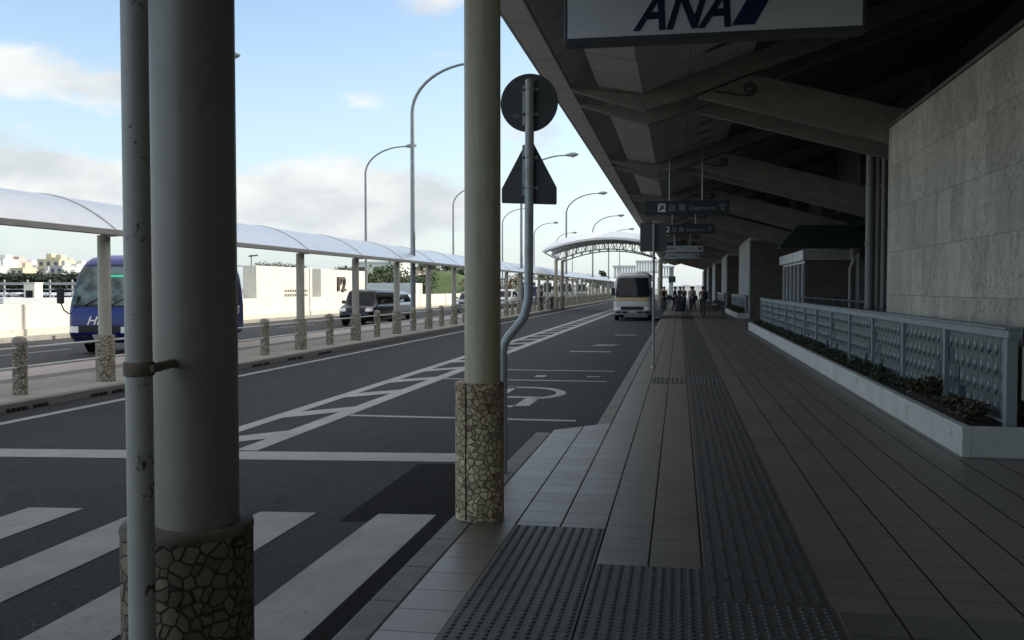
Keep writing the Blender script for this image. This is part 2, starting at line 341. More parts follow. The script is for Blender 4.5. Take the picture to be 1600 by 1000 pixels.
nz = wn('ShaderNodeTexNoise'); nz.inputs['Scale'].default_value = 5.5; nz.inputs['Detail'].default_value = 9; nz.inputs['Roughness'].default_value = .55; wt.links.new(mp.outputs[0], nz.inputs['Vector'])
sx = wn('ShaderNodeSeparateXYZ'); wt.links.new(tc, sx.inputs[0])
def bank(u, v, su, sv, amp):     # a cloud bank round one direction of the sky
    d = (fw + rt*((u-800)/F) - up*((v-500)/F)).normalized()
    az = math.atan2(d.x, d.y)
    a = wmath('SUBTRACT', wmath('ARCTAN2', sx.outputs[0], sx.outputs[1]), az); e = wmath('SUBTRACT', sx.outputs[2], d.z)
    q = wmath('ADD', wmath('POWER', wmath('DIVIDE', wmath('ABSOLUTE', a), su/F), 2), wmath('POWER', wmath('DIVIDE', wmath('ABSOLUTE', e), sv/F), 2))
    return wmath('MULTIPLY', wmath('EXPONENT', wmath('MULTIPLY', q, -1)), amp)
banks = [(40,115,190,55,.30),(190,165,90,30,.16),(60,265,300,55,.26),(385,180,40,22,.2),(430,310,210,55,.25),(660,330,110,40,.24),(640,0,150,30,.16)]
acc = wmath('ADD', nz.outputs['Fac'], -.06)
for b in banks: acc = wmath('ADD', acc, bank(*b))
low = wmath('MULTIPLY', wmath('SUBTRACT', 1, wmath('DIVIDE', wmath('ABSOLUTE', sx.outputs[2]), .17), True), .13)
acc = wmath('ADD', acc, low)
mr = wn('ShaderNodeValToRGB'); wt.links.new(acc, mr.inputs[0]); mr.color_ramp.elements[0].position = .56; mr.color_ramp.elements[1].position = .72; mr.color_ramp.interpolation = 'EASE'
mp2 = wn('ShaderNodeMapping'); mp2.inputs['Location'].default_value = (0,0,-.06); mp2.inputs['Scale'].default_value = (1,1,2.2); wt.links.new(tc, mp2.inputs['Vector'])
nz2 = wn('ShaderNodeTexNoise'); nz2.inputs['Scale'].default_value = 9; nz2.inputs['Detail'].default_value = 6; wt.links.new(mp2.outputs[0], nz2.inputs['Vector'])
cr = wn('ShaderNodeValToRGB'); wt.links.new(nz2.outputs['Fac'], cr.inputs[0])
CL0, CL1 = (2.7,2.88,3.0,1), (3.9,3.95,3.85,1)
cr.color_ramp.elements[0].position = .36; cr.color_ramp.elements[1].position = .62
cmix = wn('ShaderNodeMix', data_type='RGBA'); wt.links.new(cr.outputs[0], cmix.inputs[0]); cmix.inputs[6].default_value = CL0; cmix.inputs[7].default_value = CL1
sm = wn('ShaderNodeMix', data_type='RGBA'); hz = wn('ShaderNodeMix', data_type='RGBA'); hf = wmath('SUBTRACT', 1, wmath('DIVIDE', wmath('ABSOLUTE', sx.outputs[2]), .34), True)
wt.links.new(wmath('MULTIPLY', wmath('POWER', hf, 1.4), .80), hz.inputs[0]); wt.links.new(sk.outputs[0], hz.inputs[6]); hz.inputs[7].default_value = (2.95,3.45,3.72,1)
wt.links.new(wmath('MULTIPLY', mr.outputs[0], .93), sm.inputs[0]); vl = wn('ShaderNodeMix', data_type='RGBA'); wt.links.new(wmath('MULTIPLY', wmath('DIVIDE', wmath('SUBTRACT', sx.outputs[2], .33), .25, True), .8), vl.inputs[0])   # unseen bright cloud veil, added overhead to lift and whiten the shade
wt.links.new(hz.outputs[2], vl.inputs[6]); vl.inputs[7].default_value = (5.6,5.5,5.25,1); wt.links.new(vl.outputs[2], sm.inputs[6]); wt.links.new(cmix.outputs[2], sm.inputs[7])
wt.links.new(sm.outputs[2], bg.inputs['Color']); bg.inputs['Strength'].default_value = .12
S.view_settings.view_transform = 'Standard'; S.view_settings.look = 'None'; S.view_settings.exposure = 1.1; S.view_settings.gamma = 1
S.cycles.max_bounces = 6; S.cycles.diffuse_bounces = 3; S.cycles.glossy_bounces = 3; S.cycles.use_denoising = True

# ------------------------------------------------------------------ setting
RZ = -.12
b = MB(); b.quad((-2500,-400,-.9),(2500,-400,-.9),(2500,4000,-.9),(-2500,4000,-.9)); struct(b.build('ground', M_GROUND))
b = MB(); b.box(-9.12,-.94,-40,260,-.4,RZ); struct(b.build('road', M_ASPH))
b = MB(); b.box(-20.7,-13.0,-40,260,-.4,RZ); struct(b.build('far_road', asphalt('far_asphalt', .042)))
# traffic island: kerb, paving, dark strip, pink pavers
b = MB(); b.box(-9.3,-9.121,-40,260,-.4,0); struct(b.build('island_kerb', M_KERB, bevel=.012))
b = MB(); b.box(-11.1,-9.302,-40,260,-.4,-.002); struct(b.build('island_pavement', M_ISL))
b = MB(); b.box(-11.6,-11.102,-40,260,-.4,-.012); struct(b.build('island_strip', M_ISL2))
b = MB(); b.box(-12.82,-11.602,-40,260,-.4,-.006); struct(b.build('island_paving', M_PINK))
b = MB(); b.box(-12.999,-12.822,-40,260,-.4,0); struct(b.build('island_far_kerb', M_KERB, bevel=.012))
b = MB()
for k in range(8):           # drain slots in the kerb line
    y = 9.6+k*1.9
    for j in range(8):
        if j != 4: b.box(-9.119,-9.085,y+j*.11,y+j*.11+.07,RZ+.001,RZ+.05)
struct(b.build('kerb_drain_slots', M_SEAM))
b = MB(); b.box(-21.45,-20.701,-40,260,-.4,0); struct(b.build('far_pavement', M_ISL))
# walkway
b = MB(); b.slab([(-1.385,-40),(8.2,-40),(8.2,150),(-.775,150),(-.775,11.16),(-1.385,10.48)], -.4, 0); struct(b.build('walkway', M_TILE))
b = MB()
y = -20.0
while y < 10.1:
    b.box(-1.56,-1.39,y,min(y+.592,10.32),-.4,-.004); y += .6
y = 11.02
while y < 150:
    b.box(-.945,-.78,y,y+.592,-.4,-.004); y += .6
struct(b.build('walkway_kerb', M_KERB, bevel=.012))
b = MB(); b.box(-1.385+.002,3.6,50.2,53.4,.0005,.004); b.box(.78,3.6,1.5,4.79,.0005,.004); struct(b.build('dark_floor_band', M_TILE_D))  # two flat bands, darker than the walkway around them
# tactile paving
b = MB(); b.box(.157,.755,4.86,120,.0,.004)
b.box(-1.08,-.475,2.4,6.2,0,.004); b.box(-.465,.145,2.4,5.4,0,.004); b.box(.157,.765,2.4,4.84,0,.004); b.box(-.47,.15,15.9,16.95,0,.004)
for i in range(8):
    x = .155+.038+i*.075
    y = 4.9
    while y < 60:
        if not (15.9 < y < 16.95): b.box(x-.011,x+.011,y,y+.275,.004,.011)
        y += .3
def dots(x0,x1,y0,y1,p=.0505):
    nx = int((x1-x0)/p); ny = int((y1-y0)/p)
    for i in range(nx):
        for j in range(ny):
            x = x0+(i+.5)*(x1-x0)/nx; y = y0+(j+.5)*(y1-y0)/ny; n = 8
            vs = [(x+r*math.cos(k*math.pi/4), y+r*math.sin(k*math.pi/4), z) for r,z in ((.0175,.004),(.010,.0105)) for k in range(n)]
            b.add(vs, [(k,(k+1)%n,n+(k+1)%n,n+k) for k in range(n)] + [tuple(range(n,2*n))])
dots(-1.08,-.78,3,6.2); dots(-.77,-.475,3,6.2); dots(-.465,-.17,3,5.4); dots(-.16,.145,3,5.4); dots(.16,.455,3,4.84); dots(.465,.76,3,4.84)
dots(-.46,-.17,15.92,16.94,.06); dots(-.15,.145,15.92,16.94,.06); dots(.16,.75,15.92,16.94,.06)
struct(b.build('tactile_paving', M_TACT))
# road markings
Z1 = RZ+.004
b = MB()
def par(x0,x1,y0,y1,z=Z1): b.quad((x0,y0,z),(x1,y0,z),(x1,y1,z),(x0,y1,z))
for k in range(9):
    x = -1.8-k*.92
    b.quad((x-.44,1.6,Z1),(x,1.6,Z1),(x,6.86+(x+1.8)*.1,Z1),(x-.44,6.86+(x+1.8-.44)*.1,Z1))
b.quad((-8.3,8.30,Z1),(-2.0,9.02,Z1),(-2.0,9.50,Z1),(-8.3,8.76,Z1))
par(-8.52,-8.36,9.2,250); par(-5.36,-5.16,9.2,130); 
b.quad((-4.62,9.24,Z1),(-4.38,9.26,Z1),(-4.36,130,Z1),(-4.56,130,Z1))
y = 9.35
while y < 125:
    b.quad((-5.16,y,Z1+.001),(-4.6,y+.70,Z1+.001),(-4.6,y+1.32,Z1+.001),(-5.16,y+.62,Z1+.001)); y += 2.33
for y in (12.0,17.2,19.35): par(-4.36,-1.3,y,y+.14)
b.quad((-2.6,19.9+8,Z1),(-1.9,28.1,Z1),(-1.75,28.6,Z1),(-2.4,28.5,Z1)); par(-2.3,-1.5,34.3,34.7); par(-2.9,-1.8,25.2,25.5)
cx, cy = -2.55, 15.15      # wheelchair-user symbol: arc and seat
N = 26
for i in range(N):
    a0 = -1.0+i*3.9/N; a1 = -1.0+(i+1)*3.9/N
    P = lambda a,r: (cx+r*.98*math.cos(a), cy+r*1.25*math.sin(a), Z1)
    b.quad(P(a0,.60),P(a0,.76),P(a1,.76),P(a1,.60))
b.quad((-2.95,14.45,Z1),(-2.18,14.45,Z1),(-2.14,14.66,Z1),(-2.95,14.66,Z1)); b.quad((-2.36,13.45,Z1),(-2.14,13.5,Z1),(-2.13,14.449,Z1),(-2.34,14.449,Z1)); b.quad((-2.62,13.3,Z1),(-2.361,13.3,Z1),(-2.361,13.5,Z1),(-2.62,13.5,Z1)); par(-2.95,-2.74,14.67,16.1)
par(-2.75,-2.55,17.9,18.3); par(-1.75,-1.5,18.1,18.25)
par(-13.45,-13.3,-20,250)
y = 2
while y < 200: par(-17.0,-16.88,y,y+4); y += 9
struct(b.build('road_markings', M_PAINT))
b = MB(); b.poly([(-2.46,6.55),(-1.57,6.75),(-1.57,8.95),(-2.5,8.85)][::1], RZ+.002); struct(b.build('dark_road_patch', M_ASPH2))  # flat four-sided sheet, darker than the road, beside the slender column
b = MB(); b.poly([(-1.79,1.6),(-1.565,1.6),(-1.565,6.7),(-1.79,6.7)], RZ+.0025); struct(b.build('gutter', M_ASPH2))  # gutter strip, its dark colour also taking in the kerb face's shadow

# ------------------------------------------------------------------ near canopy columns, drainpipe, road sign
col = thing('canopy_column', (-1.408,2.575,0), 'thick cream steel column with mosaic stone foot and a grey drainpipe clamped to it', 'column')
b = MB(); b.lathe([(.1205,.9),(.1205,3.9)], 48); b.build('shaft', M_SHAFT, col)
b = MB(); b.lathe([(.189,0),(.189,.878),(.1895,.88)], 56, -.032, .0); b.build('stone_base', M_STONE_BIG, col)
b = MB(); b.lathe([(.190,.8805),(.1915,.888),(.190,.900),(.186,.9055),(.12,.906)], 56, -.032, .0); b.build('base_cap', mat('dark_base_cap', (.13,.11,.085), .8, .4, 12, .2), col)
dp = MB(); px, py = .004, -.305
dp.tube([(px,py,0),(px,py,4.2)], .0345, 24); pipe = dp.build('drainpipe', M_PIPE, col)
b = MB(); b.lathe([(.035,1.368),(.0395,1.370),(.0395,1.404),(.035,1.406)], 24, px, py); b.box(px+.036,px+.050,py-.012,py+.025,1.378,1.398)
b.tube([(px+.032,py+.01,1.387),(px+.012,py+.10,1.387),(px-.014,py+.215,1.387)], .013, 8); b.build('clamp', M_CLAMP, pipe, .002)
c2 = thing('canopy_column', (-1.365,6.4,0), 'slender stained cream steel column standing on a cracked-stone mosaic foot at the kerb', 'column')
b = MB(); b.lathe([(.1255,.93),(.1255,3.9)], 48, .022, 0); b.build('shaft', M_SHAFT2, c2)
b = MB(); b.lathe([(.17,0),(.17,.93),(.168,.945),(.12,.946)], 48); o = b.build('stone_base', M_STONE, c2)
a = R(248); b = MB(); b.box(-.004,.004,-.004,.004,.01,.94); s2 = b.build('seam', M_SEAM, o); s2.location = (.17*math.cos(a),.17*math.sin(a),0); s2.rotation_euler = (0,0,a)

sg = thing('road_sign', (-1.5,8.0,0), 'bent grey pole seen from behind carrying a round sign plate above a triangular one', 'road sign')
b = MB()
pth = [(0,0,-.1),(0,0,1.02)]
for i in range(7):
    t = i/6; pth.append((.225*(.5-.5*math.cos(math.pi*t))*.9+.0, 0, 1.06+.36*t))
pth += [(.225,0,1.5),(.235,0,3.36)]
b.tube(pth, .039, 18); b.lathe([(.040,3.34),(.041,3.372),(.02,3.385)], 18, .235, 0); b.build('pole', M_GALV, sg)
b = MB(); n = 48; X0, Zc = .222, 3.19
for yy in (.046,.052): b.add([(X0+.25*math.cos(k*2*math.pi/n), yy, Zc+.25*math.sin(k*2*math.pi/n)) for k in range(n)], [tuple(range(n)) if yy<.05 else tuple(range(n-1,-1,-1))])
b.add([(X0+.25*math.cos(k*2*math.pi/n), yy, Zc+.25*math.sin(k*2*math.pi/n)) for yy in (.046,.052) for k in range(n)], [((k+1)%n,k,n+k,n+(k+1)%n) for k in range(n)])
b.build('round_sign_plate', M_SIGNBACK, sg)
b = MB(); b.prism_y([(-.01,2.335),(.455,2.315),(.462,2.325),(.462,2.46),(.455,2.475),(.245,2.875),(.225,2.89),(.205,2.875),(-.01,2.475),(-.018,2.46),(-.018,2.345)], .046, .052); b.build('triangular_sign_plate', M_SIGNBACK, sg)
b = MB(); b.box(.165,.19,.030,.0455,3.0,3.34); b.box(.165,.19,.030,.0455,2.4,2.83)
for z in (3.30,3.09,2.72,2.46): b.lathe([(.0395,z-.012),(.0425,z-.01),(.0425,z+.01),(.0395,z+.012)], 18, .235, 0); b.box(.17,.30,.03,.0455,z-.012,z+.012)
b.build('bracket', M_GALV, sg)
b = MB(); b.box(.075,.13,.0445,.0458,3.07,3.095); b.build('sticker', flat('pale_sticker', (.16,.15,.15), .6), sg)

bs = thing('bus_stop_sign', (-.5,19,0), 'thin white pole holding a dark boxy bus stop panel beside the parked white bus', 'bus stop sign')
b = MB(); b.tube([(0,0,0),(0,0,2.88)], .026, 14); b.lathe([(.06,0),(.06,.012),(.028,.03)], 16); b.build('pole', painted_steel('white_pole_paint', (.27,.27,.26), .6), bs)
b = MB(); b.box(-.275,.245,.04,.13,2.33,2.90); b.build('panel', M_SFR, bs, .01)
b = MB(); b.box(-.24,.21,.132,.136,2.37,2.86); b.build('panel_face', M_ANA, bs)

# ------------------------------------------------------------------ crossing canopies (the far one is seen whole)
def canopy(Y0, label, with_cols=True):
    t = thing('crossing_canopy', (0,Y0,0), label, 'canopy')
    def arch(x): return 1-((x+5.2)/4.9)**2
    xs = [-10.1+i*9.8/28 for i in range(29)]
    b = MB()
    for yy in (-1.1,4.95): b = MB(); b.tube([(x,yy,4.30+.92*max(0,arch(x))) for x in xs], .07, 8); b.build('edge_beam', M_RAILW, t)
    b = MB(); ys = [-1.1+6.05*i/12 for i in range(13)]
    vz = lambda x, yy: .62*(1-((yy-1.925)/3.025)**2)*min(1,.55+arch(x)*1.5)
    b.grid([[(x,yy,4.34+.93*max(0,arch(x))+vz(x,yy)) for x in xs] for yy in ys]); b.grid([[(x,yy,4.40+.93*max(0,arch(x))+vz(x,yy)) for x in xs] for yy in ys[::-1]]); b.build('roof', M_CANOPY, t)
    for yy in (0,3.85):
        b = MB(); lo = []
        for i,x in enumerate(xs):
            z = 3.72+.80*max(0,1-((x+5.2)/3.85)**2) if -9.05<=x<=-1.35 else None
            if z: lo.append((x,yy,z))
        b.tube(lo, .045, 8); b.tube([(x,yy,4.28+.93*max(0,arch(x))) for x in xs], .045, 8)
        b.tube([(-9,yy,3.7),(-10.1,yy,4.28)], .05, 8); b.tube([(-1.4,yy,3.7),(-.4,yy,4.28)], .05, 8)
        for i,(x,y_,z) in enumerate(lo[::2]):
            for dx in (-.38,.38):
                b.tube([(x,yy,z),(x+dx/1,yy,4.28+.93*max(0,arch(x+dx)))], .022, 6)
            b.tube([(x,yy,z),(x,yy+.7,4.30+.94*max(0,arch(x)))], .02, 5); b.tube([(x,yy,z),(x,yy-.7,4.30+.94*max(0,arch(x)))], .02, 5)
        b.build('truss', M_GALV, t)
    if with_cols:
        for yy in (0,3.85):
            for x in (-9.0-.2,-1.4):
                b = MB(); b.lathe([(.1255,.9),(.1255,3.75)], 20, x, yy); c = b.build('column', M_SHAFT2, t)
                b = MB(); b.lathe([(.17,-.12 if x<-5 else 0),(.17,.92),(.12,.93)], 20, x, yy); b.build('stone_base', M_PEB, c)
    return t
canopy(71, 'white arched lattice canopy spanning the road in the distance beyond the white bus')
canopy(2.55, 'arched lattice canopy overhead carried by the two near columns', False)

# ------------------------------------------------------------------ island shelter, bollards, rails, lamps
sh = thing('walkway_shelter', (-9.72,0,0), 'long white vaulted walkway shelter on a row of posts along the traffic island', 'shelter')
def arcz(x): return 2.58+.66*(1-((x+1.35)/1.6)**2)
axs = [.25-i*2.5/16 for i in range(17)]
PY = [14.7-4.25*2+4.25*i for i in range(40)]
for i,y in enumerate(PY[:-1]):
    b = MB(); b.grid([[(x,yy,arcz(x)) for x in axs] for yy in (y+.03,y+4.22)]); b.grid([[(x,yy,arcz(x)-.012) for x in axs] for yy in (y+4.22,y+.03)]); b.build('roof_panel', M_ROOFPC, sh)
for i,y in enumerate(PY):
    b = MB(); b.tube([(x,y,arcz(x)+.008) for x in axs], .014, 6); b.box(-.03,.25,y-.05,y+.05,2.48,2.56); b.build('rib', M_RIB, sh)
    b = MB(); b.lathe([(.106,.78),(.106,2.5)], 20, 0, y); p = b.build('post', M_POST, sh)
    b = MB(); b.lathe([(.158,-.01),(.158,.79),(.152,.8),(.1,.801)], 20, 0, y); b.build('stone_base', M_PEB, p)
b = MB(); b.box(.13,.26,PY[0]-1,PY[-1]+1,2.50,2.60); b.box(-.10,.129,PY[0]-1,PY[-1]+1,2.545,2.585); b.build('eave_beam', M_BEAMW, sh, .01)
b = MB(); b.tube([(-2.27,PY[0]-1,arcz(-2.25)-.01),(-2.27,PY[-1]+1,arcz(-2.25)-.01)], .04, 8); b.build('rear_gutter', M_BEAMW, sh)

def bollard(y, label, group=None):
    o = thing('bollard', (-9.75,y,0), label, 'bollard', group)
    b = MB(); b.lathe([(.105,-.01),(.105,.77)], 20); b.build('stone_body', M_PEB, o)
    b = MB(); b.lathe([(.107,.77),(.110,.785),(.108,.81),(.09,.85),(.05,.872),(.01,.877)], 20); b.build('cap', M_CAP, o)
    return o
BY = [12.6+4.25*i for i in range(30)]
near = ['stone clad bollard nearest on the island, left of the cream column with the drainpipe','stone clad bollard hidden behind the thick column and its drainpipe',
 'stone clad bollard just right of the thick column, before the blue bus rear','stone clad bollard in front of the black car bonnet','stone clad bollard in front of the black car grille and windscreen side',
 'stone clad bollard at the foot of the tall street lamp','stone clad bollard under the low white wall, next right of the near tall lamp','stone clad bollard half hidden at the left edge of the slender stained column']
B0 = None
for i,y in enumerate(BY):
    if i == 1: continue
    lab = near[i] if i < 8 else 'small stone clad bollard far along the island between the distant shelter posts'
    if B0 is None: B0 = bollard(y, lab, 'stone bollards along the island'); continue
    c = dup(B0); c.location.y = y; c['label'] = lab
gr = thing('guard_rail', (-9.75,0,0), 'pair of thin white metal rails threaded through the bollards and posts', 'guard rail')
for z in (.70,.41):
    b = MB(); b.tube([(.02,3,z),(.02,165,z)], .018, 8); b.build('rail', M_RAILW, gr)
def lamp(name, X, Y, H, label, group, L=3.1, base=True):
    o = thing(name, (X,Y,-.05), label, 'street lamp', group)
    b = MB(); p = [(0,0,0),(0,0,H-1.9)]
    for i in range(1,13):
        a = i/12*math.pi/2; p.append((L*.88*(1-math.cos(a))**1.0, 0, H-1.9+1.75*math.sin(a)))
    p.append((L*.96,0,H-.12))
    rr = [.105,.075]+[.065-.02*i/12 for i in range(1,13)]+[.042]
    b.tube(p, rr, 14); b.build('pole', M_LAMP, o)
    b = MB(); b.tube([(L*.9,0,H-.14),(L*.95,0,H-.13),(L*1.02,0,H-.11),(L*1.12,0,H-.10),(L*1.17,0,H-.11)], [.05,.10,.14,.12,.03], 12); hd = b.build('lamp_head', M_LAMP, o)
    b = MB(); b.tube([(L*1.0,0,H-.19),(L*1.05,0,H-.21),(L*1.11,0,H-.19)], [.05,.10,.04], 10); b.build('lens', M_LENS, hd)
    if base:
        b = MB(); b.lathe([(.22,.03),(.22,.07),(.14,.10),(.125,.5),(.11,.55)], 16); b.build('base', M_LAMP, o)
    return o
RA = [34.2,58.9,83,109,134,159]
la = ['tall grey street lamp with curved arm rising from the island left of the stained column','tall street lamp behind the bent sign pole, its head right of the round sign','tall street lamp above the left end of the far arched canopy','street lamp whose arm rises over the middle of the far canopy','small distant street lamp nearest the terminal eave','tiny farthest street lamp of the island row beside the terminal eave']
for y,l in zip(RA,la): lamp('street_lamp', -9.85, y, 10.1, l, 'street lamps on the island', 2.75 if y < 40 else 3.1)
RB = [36.2,61,86,111,136,161,186]
lb = ['street lamp hidden by the thick column with only its head peeking out on the right','slim street lamp left of the tall near one, rising behind the black car','slim street lamp half hidden at the left of the stained column','slim street lamp showing between stained column and bent sign pole','slim street lamp just right of the bent sign pole','small street lamp right of the bent pole over the canopy left end','tiny street lamp behind the far canopy centre']
for y,l in zip(RB,lb): lamp('street_lamp', -20.85 if y > 40 else -21.25, y, 11.25, l, 'street lamps along the white wall', 3.05, False)

# ------------------------------------------------------------------ terminal building
tb = thing('terminal_building', (0,0,0), 'long shaded terminal building with folded canopy ceiling, scrolled rafters and coral stone walls', 'terminal building')
Y0, Y1 = -34, 150
def strip(b, pts, y0=Y0, y1=Y1, n=1):
    for (x0,z0),(x1,z1) in zip(pts, pts[1:]):
        b.quad((x0,y0,z0),(x1,y0,z1),(x1,y1,z1),(x0,y1,z0))
b = MB(); b.prism_y([(-2.45,5.36),(-2.39,5.34),(-2.39,5.74),(-2.45,5.72)], Y0, Y1); b.build('eave_edge', M_EAVE, tb)
b = MB(); b.prism_y([(-2.388,5.34),(-2.03,5.34),(-2.03,5.42),(-2.388,5.42)], Y0, Y1); b.build('fascia_band', M_FASC, tb)
b = MB(); b.prism_y([(-2.03,5.40),(-1.98,5.36),(-1.50,5.72),(-1.50,5.80),(-1.98,5.5)], Y0, Y1); b.build('soffit', M_CEILD, tb)
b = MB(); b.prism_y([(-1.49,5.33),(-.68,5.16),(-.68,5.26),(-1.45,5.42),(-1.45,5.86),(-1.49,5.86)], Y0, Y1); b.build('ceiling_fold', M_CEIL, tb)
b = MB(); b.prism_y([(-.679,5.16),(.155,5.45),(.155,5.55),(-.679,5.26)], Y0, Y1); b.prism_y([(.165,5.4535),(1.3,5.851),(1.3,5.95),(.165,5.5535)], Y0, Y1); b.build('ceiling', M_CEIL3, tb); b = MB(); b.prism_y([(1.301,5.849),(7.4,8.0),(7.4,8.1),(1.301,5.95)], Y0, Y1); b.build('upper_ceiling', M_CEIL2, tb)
b = MB(); b.prism_y([(-2.46,5.745),(8,9.0),(20,17.6),(30,12),(30,12.5),(20,18),(7.9,9.6),(-2.46,6.0)], Y0, Y1); b.build('roof', M_ROOFT, tb)
bx = 7.4
b = MB(); b.box(bx,bx+.3,17.6,Y1,0,9); b.box(bx+.3,24,Y0,Y1,-.1,8); b.box(bx,bx+.3,Y0,17.6,4,9); b.build('rear_wall', M_CEM, tb)
b = MB(); b.box(6.1,7.39,Y1-.35,Y1,0,8.2); b.build('end_wall', M_CEM, tb)
# stone volumes standing in front of the rear wall
V1 = 17.55
b = MB(); b.box(3.62,7.395,Y0,V1,0,4.40); v = b.build('stone_wall', M_CORAL, tb); b = MB(); b.box(3.585,7.39,Y0-.02,V1+.02,4.402,4.455); b.build('coping', M_CEM, v, .005)
for (ya,yb) in ((50,58.5),(73.5,82),(97,105),(118,126),(140,149.5)):
    b = MB(); b.box(3.62,7.395,ya,yb,0,4.05); v = b.build('stone_wall', M_BROWN, tb)
    b = MB(); b.box(3.56,3.617,ya-.01,yb,0,4.05); b.build('lit_side_slab', M_PIER, v)  # pale slab paints the road side of the brown block as lit
    b = MB(); b.prism_y([(3.56,4.052),(7.39,4.052),(7.39,5.2),(5.2,5.2),(3.7,4.3)], ya-.05, yb); b.build('sloped_coping', M_PIER, v)
# beams and rafters, in pairs
BYS = [17.7+10*k for k in range(-4,13)]
for k,y in enumerate(BYS):
    for q,dy in enumerate((0,1.5)):
        yy = y+dy
        b = MB(); b.prism_y([(-2.0,5.29),(-.63,4.86),(.3,5.14),(7.38,7.62),(7.38,7.97),(.16,5.452),(-.68,5.158),(-2.0,5.338)], yy-.12, yy+.12); b.build('ceiling_beam', M_BEAM, tb, .012)
        b = MB(); b.prism_y([(.3,5.09),(6.6,3.35),(6.6,4.0),(5.9,4.19),(1.29,5.46),(.5,5.16)], yy-.10, yy+.10); g = b.build('rafter', M_BEAM, tb, .012)
        if q == 0 and 0 < y < 80:
            for sxx, szz in ((1.22,5.20),(5.75,3.95)):
                b = MB(); p = []
                for i in range(40):
                    a = i/39*3.4*math.pi; r = .125*(1-i/39*.75); p.append((sxx+r*math.cos(a+math.pi*1.5), yy-.105, szz+r*math.sin(a+math.pi*1.5)))
                sgn = -1 if sxx < 3 else 1
                p = [(sxx+sgn*(.62-.1*i), yy-.105, szz-.125+(.10-.1*i*.9/5*1.1) if i<6 else 0) for i in range(6)] + p
                b.tube(p, .018, 6); b.build('scroll', M_SCROLL, g)
    # wall columns in the void above the stone wall
    b = MB(); b.box(6.7,7.38,y-.35,y+.35,4.46 if y < 17.6 else 0,8.0); b.build('wall_column', M_CEM, tb)
# entrance recess between the volumes: porch with doors, awning, pipes
def entrance(ya, yb, X=5.0):
    e = MB(); e.box(X,7.39,ya,ya+.12,0,2.72); e.box(7.0,7.39,ya+.1201,yb-.1201,0,2.72); e.box(X,7.39,yb-.12,yb,0,2.72); e = e.build('entrance_porch', M_BROWN, tb)
    b = MB(); b.box(X-.08,7.39,ya-.1,yb+.1,2.722,3.14); b.build('porch_band', M_PIER, e)
    b = MB(); b.box(X-.10,X-.082,ya-.1,yb+.1,2.73,3.13); b.build('sign_band', M_RAILW, e)
    b = MB(); b.prism_y([(X+.5,3.142),(X+1.2,3.142),(X+1.2,3.62),(X+1.1,3.62)], ya+.2, yb-3); b.build('porch_roof', M_PIER, e)
    n = 6; w = (yb-ya-.24)/n
    gb = MB()
    for i in range(n):
        gb.box(X+.10,X+.12,ya+.12+i*w+.05,ya+.12+(i+1)*w-.05,.05,2.66)
    gb.build('door_glass', flat('door_glass', (.05,.06,.06), .03, 0, 1.0) if 'door_glass' not in bpy.data.materials else bpy.data.materials['door_glass'], e)
    fb = MB()
    for i in range(n+1): fb.box(X+.05,X+.16,ya+.08+i*w,ya+.16+i*w,0,2.71)
    fb.box(X+.05,X+.16,ya+.16,yb-.16,2.62,2.71); fb.build('door_frame', M_RAILW, e)
    t = text('sign_mark', 'C.', .34, M_BLKT, (X-.101,(ya+yb)/2-1,2.82), (R(90),0,R(-90)), e)
    return e
entrance(39.5,48.3); entrance(64,71); entrance(88,95)
b = MB()
for ya,yb in ((17.7,49.9),(58.6,73.4),(82.1,96.9)):
    b = MB(); b.prism_y([(6.0,3.72),(7.39,3.72),(7.39,5.0),(7.2,5.0)], ya, yb); b.build('green_awning', M_GREEN, tb)
b = MB(); b.prism_y([(6.3,2.7),(6.75,3.2),(6.75,3.7),(6.3,3.7)], 36.3, 37.1); b.build('duct', M_CEM, tb)
for x,y,r in ((ax(1358,20.4),20.4,.085),(ax(1370,20.4),20.4,.06),(ax(1378,20.4),20.3,.055)):
    b = MB(); b.tube([(x,y,0),(x,y,4.5)], r, 14)
    for z in (1.2,2.5,3.7): b.lathe([(r+.001,z-.02),(r+.02,z-.018),(r+.02,z+.018),(r+.001,z+.02)], 14, x, y)
    b.build('downpipe', M_DPIPE, tb)
b = MB(); b.tube([(6.25,36.6,0),(6.25,36.6,2.3),(6.4,36.6,2.75)], .06, 10); b.build('downpipe', M_PIER, tb)
b = MB(); b.prism_y([(3.65,3.10),(4.3,3.92),(6.95,3.92),(7.38,3.08),(3.65,3.08)], 36.2, 36.9); b.build('green_roof', M_GREEN, tb)
for k in range(12):          # slot lights let into the sloping ceiling
    for dy in (4.2,5.6,7.0):
        b = MB(); yy = 7.7+10*k-10+dy+1.4
        b.add([(.62+.4*math.cos(a)*.55, yy+.075*math.sin(a), 5.609-.02+.35*.4*math.cos(a)*.55) for a in [q*math.pi/8 for q in range(16)]], [tuple(range(16))]); b.build('slot_light', M_SFR, tb)
hr = thing('handrail', (4.6,0,0), 'dark tubular handrail on the ramp behind the glass block railing', 'handrail')
b = MB()
for z in (1.25,.95): b.tube([(0,24,z),(0,37.5,z)], .025, 8)
for i in range(8): b.tube([(0,24+i*1.92,0),(0,24+i*1.92,1.25)], .022, 8)
b.build('rail', M_SFR, hr)

